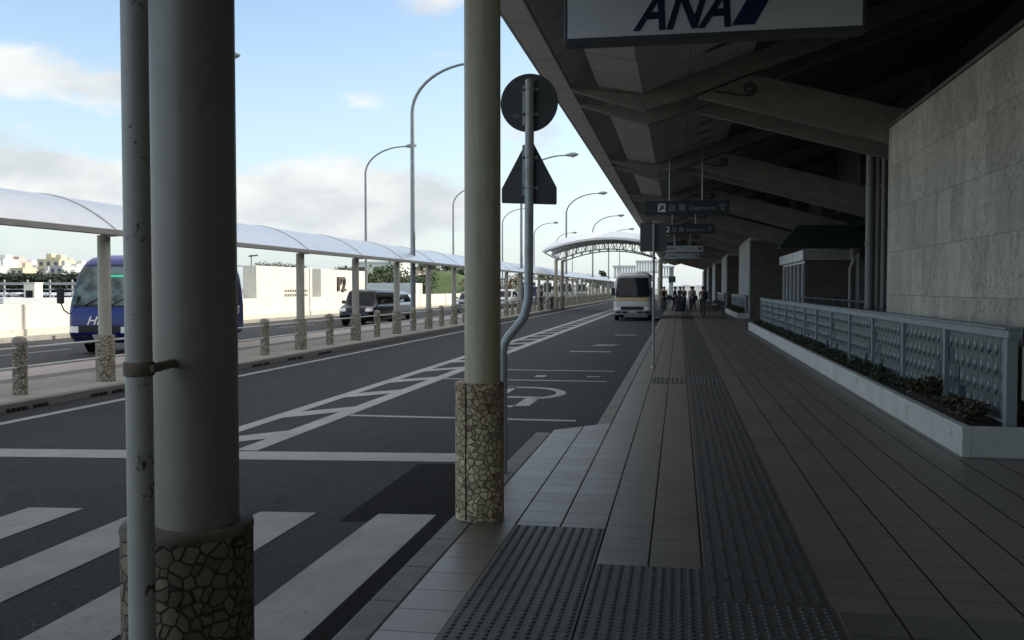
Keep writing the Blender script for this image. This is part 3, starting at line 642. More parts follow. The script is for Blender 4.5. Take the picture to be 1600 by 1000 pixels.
# ------------------------------------------------------------------ planters with glass block railings
def shrub(nl, r, h, m, seed):
    rnd = random.Random(seed); b = MB()
    lobes = [(rnd.uniform(-r,r)*.6, rnd.uniform(-r,r)*.8, h*rnd.uniform(.35,.75), rnd.uniform(.4,.7)*r) for _ in range(6)]
    for i in range(nl):
        lx,ly,lz,lr = rnd.choice(lobes)
        d = Vector((rnd.gauss(0,1),rnd.gauss(0,1),rnd.gauss(0,1))).normalized()*lr*rnd.uniform(.5,1.0)
        p = Vector((lx,ly,lz))+d
        if p.z < .01: p.z = abs(p.z)*.4+.01
        t = Vector((rnd.uniform(-1,1),rnd.uniform(-1,1),rnd.uniform(-.2,1))).normalized(); w = t.cross(Vector((rnd.uniform(-1,1),rnd.uniform(-1,1),.3))).normalized()
        L = rnd.uniform(.022,.042)*(1+h); Wd = L*.42
        b.add([p, p+t*L*.5+w*Wd, p+t*L, p+t*L*.5-w*Wd], [(0,1,2,3)])
    return b
SH = [('m',shrub(420,.19,.20,M_SHRUB,1),M_SHRUB),('m',shrub(380,.17,.16,M_SHRUB,2),M_SHRUB),('m',shrub(420,.2,.22,M_SHRUB,3),M_SHRUB),('b',shrub(700,.21,.27,M_SHRUB2,4),M_SHRUB2),('b',shrub(620,.19,.22,M_SHRUB2,5),M_SHRUB2)]
SHM = {}
def put_shrub(i, x, y, z, label, group, sc=1, rz=0):
    if i not in SHM:
        o = SH[i][1].build('shrub', SH[i][2]); SHM[i] = o
    else: o = SHM[i].copy(); COL.objects.link(o)
    o.location = (x,y,z); o.scale = (sc,sc,sc*random.uniform(.8,1.2)); o.rotation_euler = (0,0,rz); tag(o, label, 'shrub', group); return o
def planter(X, ya, yb, label, near=False):
    t = thing('planter', (X,ya,0), label, 'planter'); L = yb-ya; H = .29
    b = MB(); b.box(0,.09,0,L,0,H); b.box(.0901,1.0,0,.09,0,H-.002); b.box(.0901,1.0,L-.09,L,0,H-.002); b.build('planter_wall', M_PLANT, t, .008)
    b = MB(); b.box(.092,.99,.092,L-.092,0,H-.05); b.build('soil', M_SOIL, t)
    return t
def glass_rail(X, ya, n, label, pitch=2.13, ret=True):
    t = thing('glass_railing', (X,ya,.24), label, 'railing'); L = n*pitch; zt = .96
    b = MB(); b.box(-.045,.065,-.07,L+.07,zt-.09,zt); b.box(-.085,.10,-.09,L+.09,zt+.001,zt+.022); b.build('top_rail', M_RAILB, t, .006)
    for i in range(n+1):
        w = .055 if i in (0,n) else .038
        b = MB(); b.box(-.05,.05,i*pitch-w,i*pitch+w,0,zt-.0905); b.build('post', M_RAILB, t, .004)
    b = MB(); b.box(-.03,.03,.06,L-.06,.045,.075); b.build('bottom_rail', M_RAILB, t)
    me = None; me_d = None
    for i in range(n):
        if me is None:
            b = MB(); d = MB(); r = MB(); nx, nz = 9, 4; W0, H0 = pitch-.086, zt-.09-.078
            rnd = random.Random(5)
            b.box(.0,.02,0,W0,0,H0)
            for j in range(nz):
                zc = (j+.5)*H0/nz; hh = H0/nz*.5-.006
                r.box(-.02,-.001,0,W0,j*H0/nz-.004+(.004 if j==0 else 0),j*H0/nz+.006)
                for k in range(nx):
                    yc = (k+.5)*W0/nx; hw = W0/nx*.5-.006
                    special = rnd.random() < .07
                    if special:
                        d.box(-.012,-.001,yc-hw,yc+hw,zc-hh,zc+hh); continue
                    b.box(-.006,-.001,yc-hw,yc+hw,zc-hh,zc+hh)
                    g = []                     # hanging drop-shaped lens on each block
                    for a in range(6):
                        row = []
                        for c in range(9):
                            th = c/8*math.pi; ph = a/5
                            wd = hw*.5*math.sin(ph*math.pi*.92+.12)**.7 if a not in (5,) else .0
                            zz = zc+hh*.35-ph*hh*1.25
                            row.append((-.0065-.020*math.sin(th)*(.25+.75*math.sin(ph*math.pi*.8)), yc-wd*math.cos(th), zz))
                        g.append(row)
                    b.grid(g)
            p = b.build('glass_panel', M_GBLK, t); q = d.build('dark_block', M_GBLKD, p); s3 = r.build('mortar_line', M_SFR, p); me = (p.data, q.data, s3.data)
        else:
            p = bpy.data.objects.new('glass_panel', me[0]); COL.objects.link(p); p.parent = t
            q = bpy.data.objects.new('dark_block', me[1]); COL.objects.link(q); q.parent = p
            s3 = bpy.data.objects.new('mortar_line', me[2]); COL.objects.link(s3); s3.parent = p
        p.location = (0, i*pitch+.043, .078)
        if i % 2: p.scale = (1,-1,1); p.location.y += pitch-.086
    if ret:
        b = MB(); b.box(.105,.44,-.055,.0,zt-.11,zt+.02); b.build('return_rail', M_SFR, t)
        b = MB(); b.box(.10,.46,-.02,.0,.28,zt-.16); b.build('end_panel', M_BEIGE, t)
    return t
planter(2.64, 9.45, 37.3, 'long white planter box running along the walkway below the nearest glass block railing')
glass_rail(3.15, 9.75, 13, 'nearest blue-grey railing of glass blocks standing in the long white planter')
planter(3.0, 50.4, 64, 'white planter box beyond the dark floor band, in front of the pale pier')
glass_rail(3.45, 50.6, 6, 'middle distance glass block railing beside the pale pier', ret=False)
planter(3.0, 74, 88, 'small distant white planter beyond the waiting travellers')
glass_rail(3.45, 74.2, 6, 'farthest glass block railing behind the seated traveller', ret=False)
put_shrub(4, 2.92, 10.15, .235, 'low brownish shrub at the near corner of the white planter', 'shrubs in the planter', .95)
put_shrub(3, 2.95, 10.75, .235, 'low brownish shrub second from the near end of the white planter', 'shrubs in the planter', .85, 1)
put_shrub(3, 2.92, 12.0, .235, 'taller brownish bush in the planter before the third railing panel post', 'shrubs in the planter', .95, 2.4)
y = 13.0
while y < 36.8:
    put_shrub(random.choice((0,1,2)), 2.92+random.uniform(-.05,.06), y, .235, 'low dark green shrub in the continuous row filling the long white planter', 'dark shrubs in the planter row', random.uniform(.55,.8), random.uniform(0,6)); y += random.uniform(.26,.36)
for y0 in (51,75):
    for k in range(14):
        put_shrub(random.choice((0,1,2)), 3.25, y0+k*.85, .235, 'low dark shrub in the far planters beyond the dark floor band', 'dark shrubs in the far planters', 1.3, random.uniform(0,6))

# ------------------------------------------------------------------ hanging signs
an = thing('airline_sign', (.325,10.5,4.31), 'big white hanging sign box with navy ANA lettering and slash', 'sign')
b = MB(); b.box(-1.6,1.6,0,.25,0,.62); b.build('sign_box', M_SFR, an, .01)
b = MB(); b.box(-1.56,1.56,-.012,-.002,.055,.60); b.build('sign_face', M_ANA, an)
text('lettering', 'ANA', .60, M_ANAB, (-.31,-.016,.115), (R(90),0,0), an, .38, .002, .014, sx=.80)
b = MB(); b.prism_y([(.215,.115),(.455,.115),(.73,.585),(.49,.585)], -.018, -.0135); b.build('slash_mark', M_ANAB2, an)
b = MB(); b.tube([(-1.2,.12,.62),(-1.2,.12,1.05)], .02, 8); b.build('hanger', M_SFR, an); b = MB(); b.tube([(1.2,.12,.62),(1.2,.12,1.6)], .02, 8); b.build('hanger', M_SFR, an)
def dep(Y, label, dark=True, zt=4.06):
    t = thing('departure_sign', (.19,Y,zt-.385), label, 'sign', 'hanging signs along the walkway')
    b = MB(); b.box(-1.185,1.185,0,.16,0,.385); b.build('sign_box', M_DEP if dark else M_PALES, t, .006)
    for x in (-.47,.44): b = MB(); b.tube([(x,.08,.385),(x,.08,5.35-(zt-.385)+(.28 if x>0 else 0))], .018, 8); b.build('hanger', M_GALV, t)
    m = M_DEPT if dark else M_BLKT
    if dark:
        b = MB(); b.box(-.79,-.58,-.006,-.001,.07,.305); p = b.build('pictogram', M_DEPT, t)
        b = MB(); b.prism_y([(-.77,.10),(-.72,.10),(-.66,.17),(-.61,.12),(-.60,.15),(-.64,.20),(-.60,.28),(-.63,.285),(-.68,.23),(-.74,.27),(-.77,.26),(-.71,.20)], -.010, -.007); b.build('aeroplane_mark', M_BLKT, p)
        text('lettering', '出 発', .215, M_DIMT, (-.26,-.006,.115), (R(90),0,0), t, 0, .002)
        text('lettering', 'Departures', .155, M_DIMT, (.45,-.006,.125), (R(90),0,0), t, 0, .002)
        text('lettering', '国内', .10, M_DIMT, (1.0,-.006,.20), (R(90),0,0), t, 0, .002); text('lettering', '線', .10, M_DIMT, (1.0,-.006,.09), (R(90),0,0), t, 0, .002)
    else:
        text('lettering', '■ ■ ■ ■', .12, m, (-.70,-.006,.14), (R(90),0,0), t, 0, .002); text('lettering', '●', .22, m, (1.0,-.006,.12), (R(90),0,0), t, 0, .002)
    return t
dep(27, 'dark hanging Departures sign with white aeroplane pictogram, the nearest of its row'); dep(38, 'second dark Departures sign hanging behind the first and partly hidden by the bus stop panel', True, 4.12)
dep(56, 'pale grey hanging sign below the two dark Departures signs', False, 4.08); dep(68, 'lowest pale hanging sign, the farthest in the row', False, 4.06)

# ------------------------------------------------------------------ vehicles
class Shell:
    def __init__(s, levels): s.L = levels
    def at(s, z):
        L = s.L
        if z <= L[0][0]: return L[0][1:]
        for a,b_ in zip(L, L[1:]):
            if a[0] <= z <= b_[0]:
                t = (z-a[0])/(b_[0]-a[0]); return tuple(p+(q-p)*t for p,q in zip(a[1:],b_[1:]))
        return L[-1][1:]
    def ring(s, z, n=6):
        yf,yr,hw,r = s.at(z); out = []
        for cx_,cy_,a0 in ((hw-r,yf+r,-90),(hw-r,yr-r,0),(-hw+r,yr-r,90),(-hw+r,yf+r,180)):
            for k in range(n+1):
                a = R(a0+90*k/n); out.append((cx_+r*math.cos(a), cy_+r*math.sin(a), z))
        return out
    def body(s, step=None):
        b = MB(); zs = [l[0] for l in s.L]; rings = [s.ring(z) for z in zs]; n = len(rings[0])
        b.add([p for g in rings for p in g], [(i*n+k,i*n+(k+1)%n,(i+1)*n+(k+1)%n,(i+1)*n+k) for i in range(len(rings)-1) for k in range(n)], True)
        b.add(rings[-1], [tuple(range(n))]); b.add(rings[0], [tuple(range(n-1,-1,-1))]); return b
    def fy(s, x, z):
        yf,yr,hw,r = s.at(z); d = abs(x)-(hw-r)
        return yf if d <= 0 else yf+r-math.sqrt(max(0,r*r-min(d,r*.999)**2))
    def front(s, x0, x1, z0, z1, off=.008, nx=12, nz=6, x0t=None, x1t=None):
        b = MB(); x0t = x0 if x0t is None else x0t; x1t = x1 if x1t is None else x1t; g = []
        for j in range(nz+1):
            t = j/nz; z = z0+(z1-z0)*t; a = x0+(x0t-x0)*t; c = x1+(x1t-x1)*t
            g.append([(a+(c-a)*i/nx, s.fy(a+(c-a)*i/nx, z)-off, z+off*.5) for i in range(nx+1)])
        b.grid(g); return b
    def side(s, sgn, y0, y1, z0, z1, off=.006, nz=5, y0t=None, y1t=None, b=None):
        b = b or MB(); y0t = y0 if y0t is None else y0t; y1t = y1 if y1t is None else y1t; g = []
        for j in range(nz+1):
            t = j/nz; z = z0+(z1-z0)*t; hw = s.at(z)[2]; a = y0+(y0t-y0)*t; c = y1+(y1t-y1)*t
            row = [(sgn*(hw+off), a, z),(sgn*(hw+off), (a+c)/2, z),(sgn*(hw+off), c, z)]
            g.append(row if sgn > 0 else row[::-1])
        b.grid(g); return b
    def rear(s, x0, x1, z0, z1, off=.008, nz=4):
        b = MB(); g = []
        for j in range(nz+1):
            z = z0+(z1-z0)*j/nz; yr = s.at(z)[1]; g.append([(x1,yr+off,z),(x0,yr+off,z)])
        b.grid(g); return b
def wheels(t, xs, ys, r=.33, w=.2):
    for y in ys:
        for sgn in (-1,1):
            b = MB(); x = sgn*xs
            prof = [(r*.55,-w/2),(r*.93,-w/2),(r,-w*.35),(r,w*.35),(r*.93,w/2),(r*.55,w/2)]
            n = 20; vs = [(x+z_, y+rr*math.cos(k*2*math.pi/n), r+rr*math.sin(k*2*math.pi/n)) for rr,z_ in prof for k in range(n)]
            b.add(vs, [(i*n+k,i*n+(k+1)%n,(i+1)*n+(k+1)%n,(i+1)*n+k) for i in range(5) for k in range(n)], True)
            o = b.build('wheel', M_BLACK, t)
            b = MB(); b.tube([(x-w*.42,y,r),(x+w*.42,y,r)], r*.6, 16); b.build('rim', M_RIM, o)
            b = MB(); xx = sgn*(xs+w/2-.035); b.tube([(xx-.005,y,r+.02),(xx+.005,y,r+.02)], r*1.22, 20); b.build('wheel_arch', M_BLACK, o)
def minibus(loc, label, pm, gm, stripe=None, group=None, L=6.3, W=1.0, H=2.55, detail=True, rz=0, lower=None):
    t = thing('minibus', loc, label, 'bus', group, rz)
    k = H/2.55
    lv = [(.30,.16,L-.12,W-.08,.22),(.42,.05,L-.04,W-.02,.26),(.55,.0,L,W,.28),(.80,.0,L,W,.28),(1.12,.02,L,W,.28),(1.24,.06,L-.01,W-.005,.28),(1.65,.20,L-.05,W-.025,.28),(2.02,.34,L-.10,W-.06,.28),(2.2,.45,L-.15,W-.10,.28),(2.34,.58,L-.20,W-.13,.26),(2.45,.74,L-.32,W-.21,.25),(2.52,1.0,L-.6,W-.38,.25),(2.55,1.5,L-1.1,W-.62,.2)]
    lv = [(a*k if a > 1 else a, *r_) for a,*r_ in lv]; s = Shell(lv)
    s.body().build('body', pm, t)
    s.front(-W*.985,W*.985,1.19*k,2.27*k,.005,16,8,-W*.84,W*.84).build('windscreen_surround', M_BLACK, t)
    s.front(-W*.91,W*.91,1.24*k,2.20*k,.012,14,8,-W*.79,W*.79).build('windscreen', gm, t)
    for sg_ in (-1,1):
        s.side(sg_, .52, L-.4, 1.24*k, 2.09*k, .003, 5, .75, L-.42).build('window_band', M_BLACK, t)
        b = MB(); y = .75
        for wd in (.75,1.05,1.05,1.05,.85):
            if y+wd > L-.35: break
            s.side(sg_, y, y+wd-.07, 1.28*k, 2.04*k, .008, 5, y+(.16 if y < 1 else 0), None, b); y += wd
        b.build('side_window', gm, t)
        h = s.front(sg_*.60 if sg_>0 else -W*.94, W*.94 if sg_>0 else -.60, .56, .72, .010, 8, 3).build('headlight', M_CHROME, t)
        b = MB(); xm = sg_*(W-.02); b.box(xm-.09,xm+.09,-.22,-.13,1.28*k,1.68*k); m_ = b.build('mirror', M_BLACK, t, .03)
        b = MB(); b.tube([(xm,-.17,1.3*k),(xm-sg_*.04,-.10,1.12*k),(sg_*(W-.06),.1,1.02*k)], .018, 6); b.build('mirror_arm', M_BLACK, m_)
    s.rear(-W*.8,W*.8,1.35*k,2.0*k).build('rear_window', gm, t)
    s.front(-.60,.60,.57,.74,.014,8,2).build('grille', M_BLACK, t)
    s.front(-W*.98,W*.98,.30,.54,.022,14,3).build('bumper', lower or pm, t)
    b = s.front(-.20,.20,.36,.50,.030,2,2); b.build('number_plate', M_PLATE, t)
    for x0,x1 in ((-.88,-.62),(.62,.88),(-.55,-.26),(.26,.55)): s.front(x0,x1,.40,.48,.026,3,1).build('air_intake', M_BLACK, t)
    for x in (-.45,.28):
        b = MB(); b.tube([(x,s.fy(x,1.24*k)-.03,1.23*k),(x+.42,s.fy(x+.42,1.46*k)-.03,1.44*k)], .012, 6); b.build('wiper', M_BLACK, t)
    if stripe: s.front(-W*.98,W*.98,1.01*k,1.185*k,.009,14,2).build('stripe', stripe, t)
    wheels(t, W-.12, (1.15,L-1.35), .36, .22)
    return t, s
M_BLUE = paint('blue_coach_paint', (.002,.012,.165)); M_WBUS = paint('white_coach_paint', (.46,.47,.465)); M_GOLD = paint('gold_stripe_paint', (.42,.32,.12))
t, s = minibus((-14.70,22.0,RZ), 'deep blue minibus with white HIS lettering, on the far lane behind the thick column', M_BLUE, M_GLASST, H=2.62, lower=paint('navy_bumper', (.010,.014,.10)))
text('lettering', 'HIS', .30, M_WHITE, (-.1,-.014,.78), (R(90),0,0), t, .35, .003, .004, sx=1.25)
text('lettering', 'HIS', .34, M_WHITE, (1.012,5.5,.92), (R(90),0,R(90)), t, .35, .003, .012)
for i,(w0,w1) in enumerate(((-.85,-.72),(-.70,-.62),(-.6,-.5))):
    pass
b = MB(); b.box(.12,.50,.30,.345,1.985,2.055); b.build('destination_light', emis('green_destination_light', (.02,.42,.22), .5), t)
minibus((-2.40,49.6,RZ), 'white minibus with gold stripe under its dark windscreen, parked at the walkway kerb', M_WBUS, M_GLASS, M_GOLD, L=6.9, H=2.62)

def car(loc, label, pm, L, W, H, kind='hatch', group=None, rz=0, cat='car', name='car', roofm=None, gm=None):
    t = thing(name, loc, label, cat, group, rz); gm = gm or M_GLASS
    hz, nose, wtop = {'box':(.92,.62,1.0),'hatch':(.88,.95,1.75),'van':(1.05,.30,.75),'sedan':(.86,1.15,1.9)}[kind]
    rr0, rr1 = {'box':(.02,.12),'hatch':(.05,.55),'van':(.02,.12),'sedan':(.75,1.45)}[kind]
    zb = hz+.05
    lv = [(.22,.14,L-.10,W-.07,.25),(.32,.03,L-.02,W-.02,.28),(.50,.0,L,W,.30),(hz-.22,.03,L,W,.30),(hz-.10,.10,L-.01,W-.01,.30),(hz-.03,.22,L-.02,W-.03,.30),(hz,.35,L-.03-(rr0 if kind=='sedan' else 0)*.3,W-.05,.30),(hz+.03,nose*.8,L-.04-rr0*.8,W-.06,.26),(zb,nose,L-.05-rr0,W-.07,.22),
          (zb+(H-zb)*.5,(nose+wtop)/2,L-.05-(rr0+rr1)/2,W-.11,.20),(H-.12,wtop-.06,L-.05-rr1,W-.16,.18),(H-.05,wtop+.08,L-.1-rr1,W-.21,.17),(H-.01,wtop+.3,L-.25-rr1,W-.32,.15),(H,wtop+.55,L-.5-rr1,W-.45,.1)]
    s = Shell(lv); s.body().build('body', pm, t)
    s.front(-(W-.16),W-.16,zb+.02,H-.14,.008,10,5,-(W-.24),W-.24).build('windscreen', gm, t)
    z0, z1 = zb+.03, H-.15
    for sg_ in (-1,1):
        b = MB(); ym = (nose+wtop)/2; a = nose+.32; at_ = wtop+.18; e = L-.3-rr0; et = L-.3-rr1; m1 = a+(e-a)*.42
        s.side(sg_, a, m1-.04, z0, z1, .006, 4, at_, m1-.04, b); s.side(sg_, m1+.04, e, z0, z1, .006, 4, m1+.04, et, b); b.build('side_window', gm, t)
        s.front(sg_*(W*.55) if sg_>0 else -W*.93, W*.93 if sg_>0 else -W*.55, hz-.26, hz-.08, .008, 6, 2).build('headlight', M_CHROME, t)
        b = MB(); xm = sg_*(W+.09); b.box(xm-.09,xm+.09,nose+.42,nose+.50,zb+.02,zb+.18); b.build('mirror', pm, t, .03)
        b = MB(); yy = s.at(hz-.15)[1]; b.box(sg_*(W-.26) if sg_<0 else W-.26-.1, sg_*(W-.26)+.1 if sg_<0 else W-.26, yy+.002, yy+.012, hz-.3, hz-.05); b.build('tail_light', flat('tail_light_red', (.25,.01,.01), .2) if 'tail_light_red' not in bpy.data.materials else bpy.data.materials['tail_light_red'], t)
    s.rear(-(W-.28),W-.28,zb+.04,H-.18).build('rear_window', gm, t)
    s.front(-W*.5,W*.5,hz-.26,hz-.14,.009,6,2).build('grille', M_BLACK, t)
    s.front(-W*.8,W*.8,.24,.36,.012,8,2).build('lower_intake', M_BLACK, t)
    s.front(-.17,.17,.38,.50,.02,2,1).build('number_plate', M_PLATE, t)
    if roofm:
        b = MB(); 
        b.add([(x,y,H-.0+.004) for x,y,_ in s.ring(H)], [tuple(range(len(s.ring(H))))]); b.build('roof_panel', roofm, t)
    wheels(t, W-.12, (.78,L-.80), .31, .2)
    return t
P_BLACK = paint('black_car_paint', (.006,.005,.008), .22); P_SILVER = paint('silver_car_paint', (.42,.47,.50)); P_WHITE = paint('white_car_paint', (.70,.71,.71)); P_GREY = paint('grey_car_paint', (.20,.22,.24)); P_NAVY = paint('navy_van_paint', (.02,.03,.13))
car((-14.4,40.6,RZ), 'glossy black boxy compact car behind the shelter posts on the far lane', P_BLACK, 4.0, .85, 1.66, 'box')
car((-15.55,47.2,RZ), 'silver hatchback right behind the black boxy car', P_SILVER, 4.1, .85, 1.52, 'hatch')
car((-14.8,64.5,RZ), 'grey car half hidden behind the slender stained column', P_GREY, 4.3, .87, 1.5, 'sedan')
car((-15.0,79,RZ), 'white car between the stained column and the bent sign pole', P_WHITE, 4.3, .87, 1.6, 'hatch')
car((-13.9,86,RZ), 'navy blue van behind the bent sign pole', P_NAVY, 4.6, .88, 1.95, 'van', cat='van', name='van')
wl = ['white minibus right of the bent sign pole behind the posts','white minibus just left of the far canopy columns','white minibus just right of the far canopy columns','small white minibus farthest along the far lane']
for (x,y),l in zip(((-15.6,97),(-15.4,108),(-15.4,128),(-15.4,150)),wl): minibus((x,y,RZ), l, M_WBUS, M_GLASS, None, 'white minibuses on the far lane', L=6.3, H=2.6)

# ------------------------------------------------------------------ white wall with P2 block, parking, far town
ww = thing('boundary_wall', (-21.5,0,0), 'long sunlit cream wall along the far road with taller blocks and grey recesses', 'wall')
b = MB(); b.box(-.55,0,-10,200,.22,1.06); b.build('parapet', M_WALLW, ww, .01)
b = MB(); b.box(-.55,.04,-10,200,-.3,.218); b.build('wall_foot', M_WALLB, ww)
b = MB(); b.box(-.75,-.58,-10,45.4,.2,1.26); b.build('grey_barrier', mat('barrier_grey', (.42,.45,.46), .7, .1), ww)
b = MB(); b.box(-.75,-.001,45.6,53.1,1.062,2.76); b.build('block', M_WALLW, ww)
b = MB(); b.box(-.75,-.001,54.5,63.2,1.062,2.76); pb = b.build('block', M_WALLW, ww)
text('lettering', 'P2', 1.28, flat('bronze_lettering', (.09,.08,.07), .5), (.07,57.9,1.42), (R(90),0,R(90)), pb, 0, .07, .02, sx=1.15)
b = MB()
for j in range(2):
    for i in range(14): b.box(-.05,.004,49.1+i*.24,49.1+i*.24+.14,1.12+j*.24,1.12+j*.24+.15)
b.build('vent_block', M_BLKT, ww)
def plantrow(y0, y1, seed):
    rnd = random.Random(seed); b = MB()
    for i in range(500):
        p = Vector((rnd.uniform(-.6,-.15), rnd.uniform(y0,y1), 2.77+abs(rnd.gauss(0,.09)))); t_ = Vector((rnd.uniform(-1,1),rnd.uniform(-1,1),rnd.uniform(0,1))).normalized(); w = t_.cross(Vector((1,.3,.2))).normalized()
        b.add([p,p+t_*.06+w*.03,p+t_*.13,p+t_*.06-w*.03], [(0,1,2,3)])
    return b
tag(plantrow(46.5,52.9,3).build('creeper', M_SHRUB, loc=(-21.5,0,0)), 'low dark creeper growing along the top of the left cream block', 'creeper')
tag(plantrow(58.0,63,4).build('creeper', M_SHRUB, loc=(-21.5,0,0)), 'low dark creeper growing on top of the P2 block', 'creeper')
at = thing('aerial_antenna', (ax(393,50),50,-.9), 'thin roof aerial mast with cross bars behind the cream block', 'antenna')
b = MB(); b.tube([(0,0,0),(0,0,4.4)], .03, 6); b.tube([(-.9,0,3.75),(.6,0,3.75)], .02, 6); b.tube([(-.15,0,4.3),(.4,0,4.35)], .04, 6); b.build('mast', M_SFR, at)

# parked cars and lot furniture beyond the wall
lotn = 0
def lot(u, Y, kind, pm, label, rz, zz=-.9, sc=1):
    c = car((ax(u,Y),Y,zz), label, pm, 4.4, .87, {'van':1.95,'sedan':1.45,'hatch':1.55,'box':1.7}[kind], kind, 'cars parked in the lot beyond the wall', rz)
    c.scale = (sc,sc,sc); return c
lot(37,71,'box',P_WHITE,'white sport utility car with dark windows parked beyond the low wall',R(62))
lot(4,62,'hatch',P_WHITE,'white car cut by the left picture edge, parked beyond the low wall',R(70)); lot(76,80,'sedan',P_WHITE,'white saloon parked beyond the wall, right of the white utility car',R(75)); lot(100,66,'hatch',P_WHITE,'white hatchback parked nearest the blue minibus front',R(55))
LOT = thing('parking_booth', (ax(52,105),105,-.9), 'small white booth standing in the parking lot', 'booth')
b = MB(); b.box(-.75,.75,-.75,.75,0,3.1); b.build('booth_wall', M_WALLW, LOT, .02); b = MB(); b.box(-.85,.85,-.85,.85,3.102,3.2); b.build('booth_roof', M_WALLG, LOT); b = MB(); b.box(-.5,.5,-.765,-.752,1.2,2.2); b.build('window', M_GLASS, LOT)
first = None; rnd = random.Random(11)
cols = [P_WHITE,P_WHITE,P_SILVER,P_GREY,P_BLACK,P_WHITE]; protos = []
for r_,Y in enumerate((120,136,152,170)):
    for i in range(9):
        u = -20+i*20+rnd.uniform(-3,3)
        if 40 < u < 66 and Y < 130: continue
        q = rnd.randrange(6)
        lab = 'distant parked car among the rows behind the booth'
        if len(protos) <= q:
            c = car((ax(u,Y),Y,-.9), lab, cols[len(protos)], 4.4, .87, 1.6, ('hatch','sedan','box')[len(protos)%3], 'distant cars in the parking rows', R(80)); protos.append(c)
        else:
            c = dup(protos[q]); c.location = (ax(u,Y),Y,-.9)
rf = None
for i,(u,Y) in enumerate(((7,112),(43,112),(78,112),(113,112),(-18,112))):
    if rf is None:
        rf = thing('lot_post', (ax(u,Y),Y,-.9), 'white post with cross arms between the rows of the parking lot', 'post', 'white posts in the parking lot')
        b = MB(); b.box(-.09,.09,-.09,.09,0,3.6); b.build('mast', bpy.data.materials.get('lot_roof_grey') or mat('lot_roof_grey', (.34,.35,.36), .6), rf)
        b = MB(); b.box(-3.0,3.0,-.05,.05,2.9,3.25); b.build('cross_beam', bpy.data.materials['lot_roof_grey'], rf)
        b = MB(); b.box(-2.6,2.6,-.06,.06,2.25,2.42); b.build('lower_beam', bpy.data.materials['lot_roof_grey'], rf)
    else:
        c = dup(rf); c.location = (ax(u,Y),Y,-.9)
        for ch in c.children: pass

def tree(name, loc, r, h, m, label, group, seed, n=900, leaf=.35, trunk=.16):
    rnd = random.Random(seed); o = thing(name, loc, label, 'tree', group)
    b = MB(); b.tube([(0,0,-.5),(rnd.uniform(-.1,.1),0,h*.45),(rnd.uniform(-.3,.3),rnd.uniform(-.3,.3),h*.8)], [trunk,trunk*.7,trunk*.25], 7)
    for k in range(4):
        a = rnd.uniform(0,6.28); b.tube([(0,0,h*(.3+.1*k)),(math.cos(a)*r*.6,math.sin(a)*r*.6,h*(.55+.1*k))], [trunk*.45,trunk*.12], 5)
    b.build('trunk', mat('bark', (.10,.08,.06), .9) if 'bark' not in bpy.data.materials else bpy.data.materials['bark'], o)
    b = MB(); lobes = []
    for k in range(11):
        a = rnd.uniform(0,6.28); q = rnd.uniform(0,.75); lobes.append((Vector((math.cos(a)*r*q, math.sin(a)*r*q, h*rnd.uniform(.42,.92))), r*rnd.uniform(.28,.5)))
    for i in range(n):
        c,lr = rnd.choice(lobes); d = Vector((rnd.gauss(0,1),rnd.gauss(0,1),rnd.gauss(0,.8))).normalized()*lr*rnd.uniform(.55,1.1); p = c+d
        t_ = Vector((rnd.uniform(-1,1),rnd.uniform(-1,1),rnd.uniform(-.6,.8))).normalized(); w = t_.cross(Vector((rnd.uniform(-1,1),rnd.uniform(-1,1),1))).normalized(); L = leaf*rnd.uniform(.6,1.3)
        b.add([p-t_*L*.5,p+w*L*.35,p+t_*L*.5,p-w*L*.35], [(0,1,2,3)])
    b.build('crown', m, o); return o
LF1 = leafmat('dark_tree_leaf', (.03,.05,.03), (.06,.085,.045)); LF2 = leafmat('tree_leaf', (.045,.075,.03), (.10,.13,.05)); LF3 = leafmat('rusty_tree_leaf', (.12,.07,.035), (.20,.12,.06))
TP = [tree('tree', (0,0,0), 4.6, 7.2, LF1, 'dark broadleaf tree in the far treeline left of the blue minibus', 'trees in the far treeline', 21+i, 1100, .8, .3) for i in range(3)]
rnd = random.Random(3); first = [True]*3; tcount = 0
for row,Y in enumerate((205,222,240)):
    for i in range(12):
        u = -30+i*14+rnd.uniform(-5,5)
        q = (i+row)%3; c = TP[q] if first[q] else dup(TP[q]); first[q] = False
        c.location = (ax(u,Y),Y,-.9); c.scale = (1,1,rnd.uniform(.62,.84)*(1.02+.06*row)); c.rotation_euler = (0,0,rnd.uniform(0,6))
# buildings of the far town
WM = flat('town_window', (.08,.09,.10), .3)
def block(u, Y, w, d, h, m, label, z0=-.9, fl=3, rz=0, tower=None, wm=None):
    t = thing('town_house', (ax(u,Y),Y,z0), label, 'house', None, rz)
    b = MB(); b.box(-w/2,w/2,-d/2,d/2,0,h); wa = b.build('wall', m, t)
    b = MB(); b.box(-w/2-.15,w/2+.15,-d/2-.15,d/2+.15,h+.002,h+.35); b.build('roof', m, t)
    nw = max(2,int(w/3)); fh = h/max(1,fl)
    for f in range(fl):
        for i in range(nw):
            x = -w/2+(i+.5)*w/nw; b = MB(); b.box(x-.75,x+.75,-d/2-.05,-d/2-.003,f*fh+fh*.35,f*fh+fh*.8); b.build('window', wm or WM, wa)
    if fl > 2:
        for f in range(1, fl):
            b = MB(); b.box(-w/2+.4,w/2-.4,-d/2-1.0,-d/2-.06,f*fh-.08,f*fh+.75); b.build('balcony', m, wa)
        b = MB(); b.box(w*.12,w*.38,-d*.2,d*.2,h+.352,h+2.1); b.build('stair_head', m, t)
    if tower:
        b = MB(); b.box(tower-1.2,tower+1.2,-1.5,1.5,h+.36,h+2.6); b.build('rooftop_tank', m, t)
    return t
